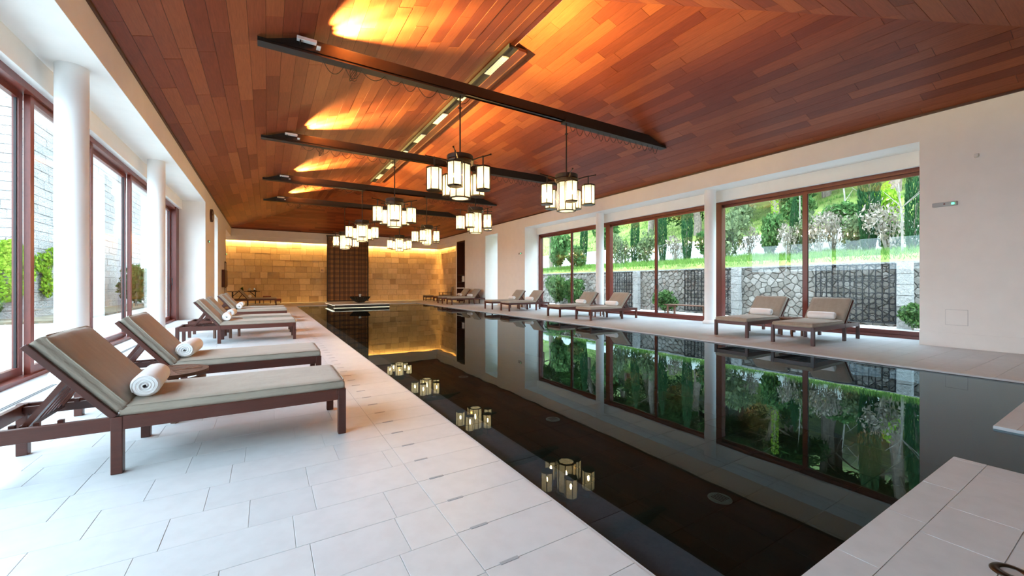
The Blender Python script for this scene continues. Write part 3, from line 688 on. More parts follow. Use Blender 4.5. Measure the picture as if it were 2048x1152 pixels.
for j, (yc, lab, _) in enumerate(LW):
    o = use(0, P_); o.location = (-1.485 if j < 6 else -1.55, yc, 0); o['label'] = 'dark wooden sun lounger with taupe cushion in the left row, ' + lab
    o = use(1, T_); o.location = (-0.70 if j < 6 else -0.77, yc - 0.04, 0.36 + 0.082 + 0.077); o.rotation_euler = (0, 0.3, 0.05 * (-1) ** j); o['label'] = 'rolled white towel on the left-row lounger ' + lab
for j, (yc, lab) in enumerate(RW):
    s_ = 1.06; xf = 8.88 if j != 1 else 8.98
    o = use(0, P_); o.location = (xf + 2.03 * s_, yc, 0); o.rotation_euler = (0, 0, math.pi); o.scale = (s_, 1, 1); o['label'] = 'dark wooden sun lounger with taupe cushion in the right row, ' + lab
    o = use(1, T_); o.location = (xf + (2.03 - 0.80) * s_, yc, 0.36 + 0.082 + 0.077); o.rotation_euler = (0, 0.6, math.pi + 0.04 * (-1) ** j); o['label'] = 'rolled white towel on the right-row lounger ' + lab
for (x, y_, lab) in ((-0.75, 4.69, 'between the two nearest left loungers'), (-0.75, 10.98, 'between the third and fourth left loungers'), (-0.62, 15.4, 'between the fifth and sixth left loungers'),
                     (10.35, 4.6, 'between the two nearest right loungers'), (10.3, 10.92, 'between the third and fourth right loungers'), (10.3, 15.98, 'between the fifth and sixth right loungers'), (10.3, 22.22, 'between the two farthest right loungers')):
    o = use(2, S_); o.location = (x, y_, 0); o.rotation_euler = (0, 0, 0.3 + x); o['label'] = 'round slatted wooden side table ' + lab
    if y_ == 4.6: o.scale = (0.84, 0.84, 1.0)

# ------------------------------------------------------------------ far end: lattice screen, platform, bowl, furniture
sx0, sx1, sz = 3.40, 6.02, 4.36
s = thing('lattice_screen', 'tall dark wooden lattice screen standing against the far stone wall', 'screen', ((sx0 + sx1) / 2, 29.0, 0)); hw = (sx1 - sx0) / 2
MB().box(-hw, hw, 0.10, 0.13, 0.05, sz - 0.05).build('back_board', 'niche_wood', s)
MB().box(-hw, -hw + 0.05, -0.03, 0.13, 0, sz).box(hw - 0.05, hw, -0.03, 0.13, 0, sz).box(-hw - 0.03, hw + 0.03, -0.05, 0.13, sz - 0.05, sz + 0.02).box(-hw, hw, -0.03, 0.13, 0.0, 0.07).build('frame', 'dark_lattice', s)
nv = 29
for k in range(nv):
    x = -hw + 0.05 + (2 * hw - 0.1) * (k + 0.5) / nv; MB().box(x - 0.029, x + 0.029, 0.06, 0.095, 0.07, sz - 0.05).build('upright_slat', 'screen_wood', s)
for k in range(13):
    z = 0.2 + k * 0.32
    for dz in (0, 0.055, 0.11): MB().box(-hw + 0.05, hw - 0.05, 0.0 if dz != 0.055 else 0.01, 0.035, z + dz, z + dz + 0.022).build('cross_slat', 'dark_lattice', s)
pf = thing('water_platform', 'low pale stone platform with a dark front standing in the far pool water', 'platform', (4.18, 21.5, 0))
MB().box(-1.42, 1.38, 0.0, PY1 - 21.5, 0.135, 0.16).build('stone_top', 'limestone', pf, bevel=0.004)
MB().box(-1.30, 1.36, 0.04, PY1 - 21.5, WATER - 0.2, 0.135).build('dark_base', 'black_gap', pf)
MB().box(-1.40, -1.30, 0.06, PY1 - 21.5, 0.118, 0.133).box(-1.39, 1.36, 0.022, 0.030, 0.128, 0.134).box(-1.36, 1.36, 0.020, 0.038, WATER + 0.004, WATER + 0.014).build('edge_light', 'led_edge', pf)
bw = thing('water_bowl', 'wide black fluted bowl fountain on the pale platform before the lattice screen', 'fountain', (4.34, 23.0, 0.16))
m = MB(); n = 48; prof = [(0.16, 0.0), (0.18, 0.02), (0.30, 0.09), (0.44, 0.20), (0.52, 0.33), (0.50, 0.33), (0.40, 0.22), (0.0, 0.2)]
vs = []; fs = []
for r, z in prof:
    for q in range(n): a = 2 * math.pi * q / n; rr = r * (1 + 0.035 * (1 if q % 2 else -1) * (1 if z > 0.01 and r > 0.2 else 0)); vs.append((rr * math.cos(a), rr * math.sin(a), z))
for i in range(len(prof) - 1):
    for q in range(n): q2 = (q + 1) % n; fs.append((i * n + q, i * n + q2, (i + 1) * n + q2, (i + 1) * n + q))
m.add(vs, fs).build('bowl', 'bowl_black', bw)
MB().lathe([(0.0, 0.29), (0.46, 0.29)], 32).build('water', 'water', bw)
MB().lathe([(0.05, 0.2), (0.045, 0.30), (0.055, 0.42), (0.075, 0.45), (0.05, 0.47), (0.0, 0.48)], 14).build('water_jet', 'glass_jet' if 'glass_jet' in M else plain('glass_jet', (0.55, 0.55, 0.52), 0.1, var=0.2, scale=30).name, bw, smooth=True)
ft = MB()
for q in range(3): a = q * 2.1; ft.box(0.2 * math.cos(a) - 0.03, 0.2 * math.cos(a) + 0.03, 0.2 * math.sin(a) - 0.03, 0.2 * math.sin(a) + 0.03, 0.0, 0.05)
ft.build('foot', 'bowl_black', bw)
# service table with folding legs
tb = thing('service_table', 'narrow dark folding table against the far left stone wall', 'table', (-1.12, 28.35, 0))
MB().box(-0.80, 0.80, -0.32, 0.32, 0.71, 0.74).build('table_top', 'niche_wood', tb)
for s_ in (-1, 1):
    for y_ in (-0.27, 0.27):
        MB().bar((s_ * 0.56, y_, 0), (s_ * 0.56, y_, 0.71), 0.04, 0.04).build('leg', 'black_steel', tb); MB().bar((s_ * 0.56, y_, 0.45), (s_ * 0.30, y_, 0.71), 0.025, 0.025).build('brace', 'black_steel', tb)
    MB().bar((s_ * 0.56, -0.27, 0.2), (s_ * 0.56, 0.27, 0.2), 0.03, 0.03).build('stretcher', 'black_steel', tb)
tr = tag(MB().box(-0.95, -0.48, 28.15, 28.5, 0.74, 0.755).box(-0.95, -0.48, 28.15, 28.165, 0.755, 0.78).box(-0.95, -0.48, 28.485, 28.5, 0.755, 0.78).build('serving_tray', 'black_steel'), 'flat black serving tray on the far service table', 'tray')
pt = thing('potted_plant', 'small dark spiky plant in a pot on the far service table', 'plant', (-1.22, 28.35, 0.74))
MB().lathe([(0.0, 0.0), (0.06, 0.0), (0.08, 0.11), (0.07, 0.11), (0.0, 0.1)], 14).build('pot', 'black_steel', pt)
m = MB(); rg = random.Random(9)
for q in range(26):
    a = rg.uniform(0, 6.28); L = rg.uniform(0.15, 0.34); e = rg.uniform(0.3, 1.3); d = Vector((math.cos(a) * math.cos(e), math.sin(a) * math.cos(e), math.sin(e)))
    side = d.cross(Vector((0, 0, 1))).normalized() * 0.016; b0 = Vector((0, 0, 0.1)); p1 = b0 + d * L * 0.6; p2 = b0 + d * L - Vector((0, 0, 0.05))
    m.add([b0 - side * 0.4, b0 + side * 0.4, p1 + side, p1 - side, p2], [(0, 1, 2, 3), (3, 2, 4)])
m.build('leaves', 'leaf_pine', pt)
for x, lab, mt, h in ((-0.86, 'clear glass carafe', 'ceramic', 0.17), (-0.60, 'shiny steel water jug', 'chrome', 0.19)):
    j = thing('jug', lab + ' standing on the black tray of the far service table', 'jug', (x, 28.33, 0.755))
    MB().lathe([(0.0, 0.0), (0.05, 0.0), (0.058, h * 0.5), (0.045, h * 0.9), (0.05, h), (0.042, h), (0.0, h * 0.2)], 16).build('body', mt, j, smooth=True)
    MB().tube([(0.05, 0, h * 0.85), (0.09, 0, h * 0.75), (0.09, 0, h * 0.4), (0.055, 0, h * 0.3)], 0.007, 6).build('handle', mt, j)
def stool(x, y_, w, h, lab):
    o = thing('stool', lab, 'stool', (x, y_, 0))
    MB().box(-w / 2, w / 2, -0.2, 0.2, h * 0.45, h).build('seat', 'red_leather', o, bevel=0.02)
    for a in (-1, 1):
        for b in (-1, 1): MB().bar((a * (w / 2 - 0.03), b * 0.17, 0), (a * (w / 2 - 0.03), b * 0.17, h * 0.46), 0.035, 0.035).build('leg', 'niche_wood', o)
stool(0.03, 28.55, 0.42, 0.46, 'dark red leather stool beside the far service table'); stool(0.60, 28.75, 0.36, 0.26, 'low dark red stool farthest right along the far stone wall')
bn = thing('low_bench', 'pale low timber bench under the far service table', 'bench', (-1.1, 28.85, 0))
MB().box(-0.9, 0.9, -0.14, 0.14, 0.26, 0.31).build('seat', 'tan_cushion', bn)
for a in (-0.75, 0.75): MB().box(a - 0.03, a + 0.03, -0.12, 0.12, 0, 0.26).build('leg', 'niche_wood', bn)
# armchair and footstools in the far right corner
ac = thing('armchair', 'low wooden armchair with olive tan cushions in the far right corner', 'armchair', (10.75, 26.7, 0))
for a in (-1, 1):
    for xx in (-0.32, 0.30): MB().box(xx - 0.025, xx + 0.025, a * 0.33 - 0.025, a * 0.33 + 0.025, 0, 0.56 if xx < 0 else 0.62).build('leg', 'mahogany', ac)
    MB().box(-0.36, 0.34, a * 0.33 - 0.035, a * 0.33 + 0.035, 0.56, 0.585).build('armrest', 'mahogany', ac); MB().box(-0.32, 0.32, a * 0.33 - 0.018, a * 0.33 + 0.018, 0.25, 0.31).build('side_rail', 'mahogany', ac)
MB().box(-0.33, 0.28, -0.30, 0.30, 0.30, 0.42).build('seat_cushion', 'tan_cushion', ac, bevel=0.03)
o = MB().box(-0.06, 0.06, -0.30, 0.30, 0.0, 0.58).build('back_cushion', 'tan_cushion', ac, bevel=0.03); o.location = (0.28, 0, 0.38); o.rotation_euler = (0, 0.22, 0)
for x, y_, lab in ((9.75, 27.35, 'nearer the stone wall'), (10.0, 25.9, 'nearer the towel niche')):
    f_ = thing('footstool', 'low wooden footstool with tan cushion before the far armchair, ' + lab, 'footstool', (x, y_, 0), group='footstools by the armchair')
    MB().box(-0.3, 0.3, -0.28, 0.28, 0.30, 0.38).build('cushion', 'tan_cushion', f_, bevel=0.025)
    for a in (-1, 1):
        for b in (-1, 1): MB().box(a * 0.27 - 0.025, a * 0.27 + 0.025, b * 0.25 - 0.025, b * 0.25 + 0.025, 0, 0.30).build('leg', 'mahogany', f_)
        MB().box(-0.27, 0.27, a * 0.25 - 0.018, a * 0.25 + 0.018, 0.22, 0.30).build('side_rail', 'mahogany', f_); MB().box(-0.27, 0.27, a * 0.25 - 0.015, a * 0.25 + 0.015, 0.06, 0.09).build('stretcher', 'mahogany', f_)
# towel niche in the right wall
nc = thing('towel_niche', 'tall dark wooden shelf niche set into the right wall near the far end', 'shelf unit', (11.0, 24.59, 0))
MB().box(0.50, 0.54, -0.64, 0.64, 0, 4.01).build('back_panel', 'niche_wood', nc)
for a in (-1, 1): MB().box(-0.012, 0.5, min(a * 0.64, a * 0.60), max(a * 0.64, a * 0.60), 0, 4.01).build('side_panel', 'niche_wood', nc)
MB().box(-0.012, 0.5, -0.60, 0.60, 3.95, 4.01).build('top_panel', 'niche_wood', nc)
for z in (0.45, 1.31, 1.78): MB().box(0.0, 0.5, -0.60, 0.60, z - 0.03, z).build('shelf', 'niche_wood', nc)
MB().box(-0.01, 0.5, -0.60, 0.60, 0.87, 0.92).build('pale_shelf', 'white_plaster', nc)
for q in range(4):
    o = thing('folded_towel', 'folded white towel in the stack in the towel niche', 'towel', (11.22, 24.35 - 0.02 * (q % 2), 1.31 + q * 0.095), group='folded towels in the niche')
    MB().box(-0.17, 0.17, -0.22, 0.22, 0.0, 0.045).box(-0.17, 0.165, -0.22, 0.215, 0.047, 0.09).build('fold', 'towel', o, bevel=0.018)

# ------------------------------------------------------------------ small wall fittings
def emergency(x, y_, z, n, lab, L=0.30):
    o = thing('emergency_light', lab, 'emergency light', (x, y_, z))
    MB().box(min(0, n * 0.05), max(0, n * 0.05), -L / 2, L / 2, -0.04, 0.04).build('housing', 'grey_plastic', o, bevel=0.01)
    MB().box(min(n * 0.045, n * 0.056), max(n * 0.045, n * 0.056), -L / 2 + 0.035, -L / 2 + 0.07, -0.018, 0.012).build('indicator', 'green_led', o)
    MB().box(min(n * 0.045, n * 0.054), max(n * 0.045, n * 0.054), -0.012, 0.012, -0.01, 0.015).build('button', 'red_leather', o)
emergency(11.0, 2.27, 2.70, -1, 'slim grey emergency light with green lamp on the near right wall', 0.33)
emergency(11.0, 17.25, 2.72, -1, 'small grey emergency light with green lamp on the far right wall')
emergency(XL, 18.0, 2.70, 1, 'small emergency light below the wall clock on the left wall')
emergency(XL, 25.2, 2.70, 1, 'small emergency light at the far end of the left wall')
cl = thing('wall_clock', 'round dark wall clock high on the left wall past the glazing', 'clock', (XL, 18.76, 3.74))
m = MB(); vs = MB().lathe([(0.0, 0.0), (0.24, 0.0), (0.24, 0.07), (0.21, 0.08), (0.205, 0.06), (0.0, 0.06)], 36)
o = vs.build('case', 'niche_wood', cl); o.rotation_euler = (0, math.pi / 2, 0)
o = MB().lathe([(0.0, 0.064), (0.2, 0.064)], 36).build('dial', 'ceramic', cl); o.rotation_euler = (0, math.pi / 2, 0)
MB().bar((0.068, 0, 0), (0.068, 0.05, 0.10), 0.014, 0.004, (1, 0, 0)).bar((0.069, 0, 0), (0.069, -0.12, 0.08), 0.01, 0.004, (1, 0, 0)).build('hands', 'black_steel', cl)
sn = thing('motion_sensor', 'tiny white sensor on the near right wall above the emergency light', 'sensor', (11.0, 1.87, 3.52))
MB().box(-0.035, 0, -0.03, 0.03, -0.03, 0.03).build('housing', 'white_plastic', sn, bevel=0.01); MB().lathe([(0.0, -0.045), (0.022, -0.04), (0.026, -0.02)], 14, (-0.02, 0, 0)).build('lens', 'ceramic', sn)
hb = thing('access_hatch', 'flush square access hatch low on the near right wall', 'hatch', (11.0, 2.12, 0.42))
MB().box(-0.004, 0.0, -0.145, 0.145, 0.0, 0.29).build('gap', 'grey_plastic', hb); MB().box(-0.008, -0.001, -0.141, 0.141, 0.004, 0.286).build('door', 'plaster', hb)
wc = thing('wall_cabinet', 'shallow dark wooden cabinet on the far left wall beside the doorway', 'cabinet', (XL, 23.85, 1.03))
MB().box(0, 0.12, -0.72, 0.72, 0, 0.82).build('body', 'mahogany', wc, bevel=0.01); MB().box(0.12, 0.135, -0.68, 0.68, 0.04, 0.78).build('door', 'mahogany', wc, bevel=0.004); MB().box(0.135, 0.15, 0.58, 0.61, 0.35, 0.47).build('handle', 'brass', wc)
d1 = struct(MB().box(XL, XL + 0.03, 24.66, 24.72, 0, 2.3).box(XL, XL + 0.03, 25.28, 25.34, 0, 2.3).box(XL, XL + 0.03, 24.66, 25.34, 2.24, 2.3).build('door_1', 'niche_wood'))
MB().box(XL, XL + 0.015, 24.72, 25.28, 0, 2.24).build('door_leaf', 'plaster', d1); MB().box(XL + 0.015, XL + 0.05, 24.78, 24.80, 0.98, 1.1).build('handle', 'chrome', d1)
ca = thing('call_point', 'tiny red call point on the far stone wall left of the lattice screen', 'alarm', (3.15, 29.34, 2.08))
MB().box(-0.05, 0.05, -0.05, 0, -0.05, 0.05).build('housing', 'red_leather', ca, bevel=0.006); MB().box(-0.03, 0.03, -0.055, -0.05, -0.02, 0.02).build('plate', 'white_plastic', ca)
rl = thing('recessed_floor_light', 'round recessed floor light with dark rim in the near pale paving', 'floor light', (2.635, 0.35, 0.0))
MB().lathe([(0.034, 0.004), (0.036, 0.010), (0.058, 0.009), (0.064, 0.002), (0.064, -0.002)], 32).build('rim', 'bronze', rl, smooth=True); MB().lathe([(0.0, 0.004), (0.035, 0.004)], 24).build('lens', 'grey_plastic', rl)

# ------------------------------------------------------------------ outdoors, left: terrace, stone building, ivy
struct(MB().box(-30, -2.72, -12, 40, -0.2, -0.02).build('terrace_left', 'terrace'))
sb = thing('stone_building', 'pale rough-faced stone building beyond the left terrace', 'building', (-6.7, 19.6, 0))
def face(name, origin, xa, L, H, seed, holes=()):
    o = MB().box(0, L, 0, H, -0.3, -0.02).build(name, 'mortar', sb); o.data.materials[0] = M['pale_mortar']
    xa = Vector(xa); m = Matrix((xa, Vector((0, 0, 1)), xa.cross(Vector((0, 0, 1))))).transposed().to_4x4(); m.translation = Vector(origin) - Vector(sb.location); o.matrix_local = m; bpy.context.view_layer.update()
    ps = []
    for p in rows(0, L, 0, H, 0.30, 0.42, 0.95, 0.008, seed=seed):
        x0, x1, z0, z1 = p[0][0], p[2][0], p[0][1], p[2][1]
        if not any(x1 > a and x0 < b and z1 > c and z0 < d for a, b, c, d in holes): ps.append(p)
    pieces(o, 'stone_block', ps, 'ashlar', -0.02, 0.02, 0.014, jit=0.01); return o
plain('pale_mortar', (0.37, 0.36, 0.34), 0.95)
bpy.context.view_layer.update()
face('wall_front', (-13, 19.6, 0), (1, 0, 0), 6.3, 8.4, 31)
wb_ = face('wall_side', (-6.7, 19.6, 0), (0, 1, 0), 14, 8.4, 32, [(8.9, 10.1, 3.6, 6.4)])
wn = MB().box(8.9, 10.1, 3.6, 6.4, -0.28, -0.25).build('window', 'window_dark' if 'window_dark' in M else plain('window_dark', (0.05, 0.06, 0.075), 0.1).name, wb_)
g = MB().box(8.9, 8.97, 3.6, 6.4, -0.25, -0.18).box(10.03, 10.1, 3.6, 6.4, -0.25, -0.18).box(9.46, 9.54, 3.6, 6.4, -0.25, -0.2)
for z in (3.6, 4.5, 5.4, 6.33): g.box(8.9, 10.1, z, z + 0.07, -0.25, -0.2)
g.build('window_frame', 'grey_plastic', wn)
struct(MB().box(-13, -6.75, 19.65, 33, 8.4, 8.6).build('roof_slab', 'terrace'))
struct(MB().box(-13.4, -13.0, -14, 19.6, 0, 2.2).build('added_sky_blocker', 'ashlar'))  # unseen wall, added to block low sky mirrored in the right panes
struct(MB().box(-13, -5.2, 17.9, 19.6, -0.1, 0.06).box(-6.7, -5.2, 19.6, 33, -0.1, 0.06).build('planting_bed', 'soil'))

def leaf_cards(mb, pts, size, rg, up=0.0, normal=None, asp=0.6):
    for p in pts:
        n = Vector((rg.gauss(0, 1), rg.gauss(0, 1), rg.gauss(0, 1) + up))
        if normal: n = Vector(normal) * 1.6 + n * 0.5
        n.normalize(); a = n.cross(Vector((rg.gauss(0, 1), rg.gauss(0, 1), rg.gauss(0, 1)))).normalized(); b = n.cross(a)
        s_ = size * rg.uniform(0.6, 1.3); a = a * s_; b = b * s_ * asp; p = Vector(p)
        mb.add([p - a, p + b * 0.8 - a * 0.1, p + a, p - b * 0.8 - a * 0.1], [(0, 1, 2, 3)])
def ball_pts(c, r, n, rg, shell=0.35):
    out = []
    for _ in range(n):
        d = Vector((rg.gauss(0, 1), rg.gauss(0, 1), rg.gauss(0, 1))).normalized(); k = shell + (1 - shell) * rg.random() ** 0.5
        out.append((c[0] + d.x * r[0] * k, c[1] + d.y * r[1] * k, c[2] + d.z * r[2] * k))
    return out
def ivy(name, lab, blobs, axis, const, normal, seed, n=420):
    rg = random.Random(seed); m = MB()
    for (a, z, ra, rz_) in blobs:
        for _ in range(n):
            t = rg.uniform(0, 6.28); k = rg.random() ** 0.5; u = a + ra * k * math.cos(t); w_ = z + rz_ * k * math.sin(t); d = rg.uniform(0.05, 0.16)
            p = (u, const - d, w_) if axis == 'x' else (const + d, u, w_); leaf_cards(m, [p], 0.062, rg, normal=normal, asp=0.9)
    o = m.build(name, 'leaf_ivy'); tag(o, lab, 'ivy'); return o
ivy('ivy', 'bright green ivy spreading over the stone wall seen through the leftmost pane', [(-7.4, 1.5, 0.9, 0.95), (-8.3, 1.7, 0.9, 1.0), (-7.05, 2.1, 0.35, 0.5), (-9.2, 2.2, 1.2, 1.2)], 'x', 19.57, (0, -1, 0), 51, 1100)
ivy('ivy', 'trailing green ivy on the stone side wall just left of the near column', [(20.3, 1.9, 0.7, 0.35), (21.3, 2.2, 0.9, 0.3), (20.6, 1.2, 0.4, 0.5), (22.2, 1.5, 0.5, 0.5), (22.6, 2.5, 0.5, 0.35)], 'y', -6.67, (1, 0, 0), 52, 380)
def bush_mesh(seed, n=1500, mat='leaf_bush', size=0.075):
    rg = random.Random(seed); m = MB()
    for _ in range(7):
        c = (rg.uniform(-0.28, 0.28), rg.uniform(-0.28, 0.28), rg.uniform(0.3, 0.75)); leaf_cards(m, ball_pts(c, (0.3, 0.3, 0.28), n // 7, rg), size, rg)
    me = m.mesh('foliage'); me.materials.append(M[mat])
    s_ = MB()
    for _ in range(6): a = rg.uniform(0, 6.28); s_.tube([(0, 0, 0), (0.12 * math.cos(a), 0.12 * math.sin(a), 0.3), (0.26 * math.cos(a), 0.26 * math.sin(a), 0.7)], [0.02, 0.014, 0.006], 5)
    sm = s_.mesh('stems'); sm.materials.append(M['pale_bark']); return me, sm
BUSH = {'dark': bush_mesh(61), 'olive': bush_mesh(62, 900, 'leaf_olive', 0.07), 'twig': bush_mesh(63, 500, 'dry_twig', 0.05), 'ivy': bush_mesh(64, 1000, 'leaf_ivy', 0.06)}
def bush(x, y_, z, sx_, sz_, kind, lab, group=None, cat='shrub'):
    o = thing('shrub', lab, cat, (x, y_, z), random.uniform(0, 6), group); o.scale = (sx_, sx_, sz_)
    MB().build('foliage', None, o, mesh=BUSH[kind][0]); MB().build('stems', None, o, mesh=BUSH[kind][1]); return o
bush(-7.3, 18.9, 0.05, 0.8, 0.75, 'dark', 'small dark shrub in the bed below the ivy at the left edge')
bush(-5.7, 27.6, 0.05, 1.3, 2.2, 'dark', 'tall dark shrub against the building seen through the middle left pane')
bush(-5.8, 30.0, 0.05, 1.5, 1.6, 'olive', 'grey-green shrub at the far end of the left terrace bed')

# ------------------------------------------------------------------ outdoors, right: path, rubble wall, grilles, hillside
struct(MB().box(12.05, 15.0, -14, 45, -0.2, -0.03).build('path_right', 'terrace'))
RH_ = 1.78
rw = MB().box(0, 44, 0, RH_, -0.6, -0.03).build('retaining_wall', 'mortar'); struct(rw); set_frame(rw, (15.0, 34, -0.02), (0, -1, 0), (0, 0, 1))
def voronoi(x0, x1, y0, y1, cw, ch, gap, seed):
    rg = random.Random(seed); pts = []; nx = int((x1 - x0) / cw); ny = int((y1 - y0) / ch)
    for i in range(-1, nx + 2):
        for j in range(-1, ny + 1): pts.append((x0 + (i + 0.5 + (0.5 if j % 2 else 0) + rg.uniform(-0.34, 0.34)) * cw, y0 + (j + 0.5 + rg.uniform(-0.3, 0.3)) * ch))
    out = []
    for p in pts:
        poly = [(x0, y0), (x1, y0), (x1, y1), (x0, y1)]
        for q in pts:
            if q is p or abs(q[0] - p[0]) > 3 * cw: continue
            a, b = q[0] - p[0], q[1] - p[1]; L = math.hypot(a, b); poly = clip(poly, a / L, b / L, (a * (p[0] + q[0]) + b * (p[1] + q[1])) / 2 / L - gap)
            if len(poly) < 3: break
        if len(poly) >= 3: out.append(poly)
    return out
pieces(rw, 'stone', voronoi(13, 34, 0, RH_, 0.27, 0.155, 0.008, 71), 'rubble', -0.05, 0.02, 0.02, jit=0.018)
MB().box(0, 44, RH_, RH_ + 0.05, -0.5, 0.06).build('coping', 'ashlar', rw)
def grille(y0, y1, lab):
    g = thing('iron_grille', lab, 'grille', (14.84, y0, 0.0), group='iron grilles on the garden wall'); W_ = y1 - y0; z0, z1 = 0.08, 1.76
    f_ = MB().box(-0.015, 0.015, 0, 0.03, z0, z1).box(-0.015, 0.015, W_ - 0.03, W_, z0, z1).box(-0.015, 0.015, 0, W_, z0, z0 + 0.03).box(-0.015, 0.015, 0, W_, z1 - 0.03, z1); f_.build('frame', 'iron', g)
    n = max(3, round(W_ / 0.15)); dx = W_ / n
    for k in range(1, n): MB().box(-0.011, 0.011, k * dx - 0.011, k * dx + 0.011, z0, z1).build('bar', 'iron', g)
    rm = MB(); nr = 10; R = dx / 2 * 0.93
    rm.tube([(0, R * math.cos(t * math.pi / 6), R * 1.25 * math.sin(t * math.pi / 6)) for t in range(13)], 0.009, 4, False); me = rm.mesh('ring'); me.materials.append(M['iron'])
    for k in range(n):
        for j in range(nr):
            if j % 3 == 2 and nr > 6: continue
            o = MB().build('ring', None, g, mesh=me); o.location = (0, (k + 0.5) * dx, z0 + 0.12 + j * (z1 - z0 - 0.2) / (nr - 1))
    for j in range(1, 4): MB().box(-0.008, 0.008, 0, W_, z0 + j * (z1 - z0) / 4 - 0.008, z0 + j * (z1 - z0) / 4 + 0.008).build('cross_bar', 'iron', g)
grille(4.0, 5.92, 'black iron grille of bars and rings before the garden wall, behind the nearest right lounger')
grille(8.6, 10.6, 'black iron grille of bars and rings behind the nearer right column')
grille(13.3, 14.95, 'black iron grille of bars and rings behind the farther right column')
for y0, y1, lab in ((3.66, 3.97, 'nearest'), (8.28, 8.58, 'middle'), (12.98, 13.28, 'farthest')):
    p = thing('stone_pier', 'pale rough stone pier beside the ' + lab + ' iron grille', 'pier', (14.85, (y0 + y1) / 2, -0.03), group='garden wall piers')
    for k in range(6): MB().box(-0.12 + random.uniform(-0.01, 0.01), 0.08, -(y1 - y0) / 2 + random.uniform(-0.01, 0.01), (y1 - y0) / 2, k * 0.3, k * 0.3 + 0.292).build('block', 'ashlar', p, bevel=0.012)
be = thing('garden_bench', 'plain dark wooden garden bench outside the middle right window', 'bench', (13.4, 9.4, -0.03))
for k in range(4): MB().box(-0.24 + k * 0.125, -0.13 + k * 0.125, -0.9, 0.9, 0.40, 0.43).build('seat_slat', 'table_wood', be)
for a in (-0.75, 0.75):
    for b in (-0.2, 0.2): MB().box(b - 0.03, b + 0.03, a - 0.03, a + 0.03, 0, 0.4).build('leg', 'table_wood', be)
    MB().box(-0.2, 0.2, a - 0.02, a + 0.02, 0.33, 0.4).build('rail', 'table_wood', be)
HP = [(15.3, 1.74), (15.9, 2.05), (17.5, 2.22), (20.0, 2.45), (20.3, 3.25), (24, 4.2), (32, 6.9), (45, 13.0), (70, 27.0)]
def hz(x):
    for (a, za), (b, zb) in zip(HP, HP[1:]):
        if x <= b: return za + (zb - za) * max(0, (x - a)) / (b - a)
    return HP[-1][1]
def hn_(x, y_): return hz(x) + (0.12 * math.sin(0.9 * y_ + x) + 0.08 * math.sin(2.1 * y_ - 0.7 * x)) * min(1, max(0, (x - 15.8))) * (0.4 if x < 21 else 1.5)
xs = [15.3, 15.6, 15.9, 16.6, 17.5, 18.7, 20.0, 20.3, 21.2, 22.5, 24, 26, 28.5, 32, 36, 40, 45, 52, 60, 70]; ys = [-30 + k * 1.25 for k in range(97)]
vs = [(x, y_, hn_(x, y_)) for x in xs for y_ in ys]; n = len(ys)
struct(MB().add(vs, [(i * n + j, (i + 1) * n + j, (i + 1) * n + j + 1, i * n + j + 1) for i in range(len(xs) - 1) for j in range(n - 1)]).build('hillside', 'turf', smooth=True))
gw = struct(MB().box(20.0, 20.28, -4, 30, 2.1, 3.5).build('garden_wall_white', 'exterior_white'))
rg = random.Random(81); m = MB()
def blades(m, n, xr, yr, h0, h1, w):
    for _ in range(n):
        x, y_ = rg.uniform(*xr), rg.uniform(*yr); z = hn_(x, y_) - 0.02; a = rg.uniform(0, 6.28); h = rg.uniform(h0, h1); lx, ly = rg.gauss(0, 0.35) * h, rg.gauss(0, 0.35) * h
        m.add([(x - w * math.cos(a), y_ - w * math.sin(a), z), (x + w * math.cos(a), y_ + w * math.sin(a), z), (x + lx, y_ + ly, z + h)], [(0, 1, 2)])
blades(m, 26000, (15.6, 19.8), (0, 24), 0.08, 0.28, 0.012); tag(m.build('grass', 'grass_blade'), 'long green grass on the bank above the rubble garden wall', 'grass', kind='stuff')
m = MB(); blades(m, 12000, (20.7, 36), (-2, 36), 0.1, 0.3, 0.025); tag(m.build('grass', 'grass_blade'), 'yellowish lawn grass on the hill above the white wall', 'grass', kind='stuff')

def on_px(px, X):                                  # ground point on the hill in the direction of a photo column
    t = (px - CX) / F_PX; rx, ry = SN + t * CS, CS - t * SN; y_ = X * ry / rx; return X, y_, hn_(X, y_)
def cypress_mesh(seed):
    rg = random.Random(seed); m = MB()
    for _ in range(4200):
        u = rg.random() ** 0.85; r = 0.40 * (math.sin(math.pi * min(1, 0.12 + u * 0.9)) ** 0.7) * (0.55 + 0.45 * rg.random() ** 0.4); a = rg.uniform(0, 6.28)
        p = Vector((r * math.cos(a), r * math.sin(a), 0.15 + u * 4.6)); d = Vector((0.35 * math.cos(a), 0.35 * math.sin(a), 1)).normalized(); s_ = d.cross(Vector((rg.gauss(0, 1), rg.gauss(0, 1), rg.gauss(0, 1)))).normalized() * 0.022; L = rg.uniform(0.10, 0.22)
        m.add([p - s_, p + s_, p + d * L * 0.6 + s_, p + d * L], [(0, 1, 2, 3)])
    me = m.mesh('foliage'); me.materials.append(M['leaf_cypress']); tr = MB().tube([(0, 0, -0.1), (0, 0, 4.2)], [0.06, 0.015], 7).mesh('trunk'); tr.materials.append(M['bark']); return me, tr
CY = cypress_mesh(91)
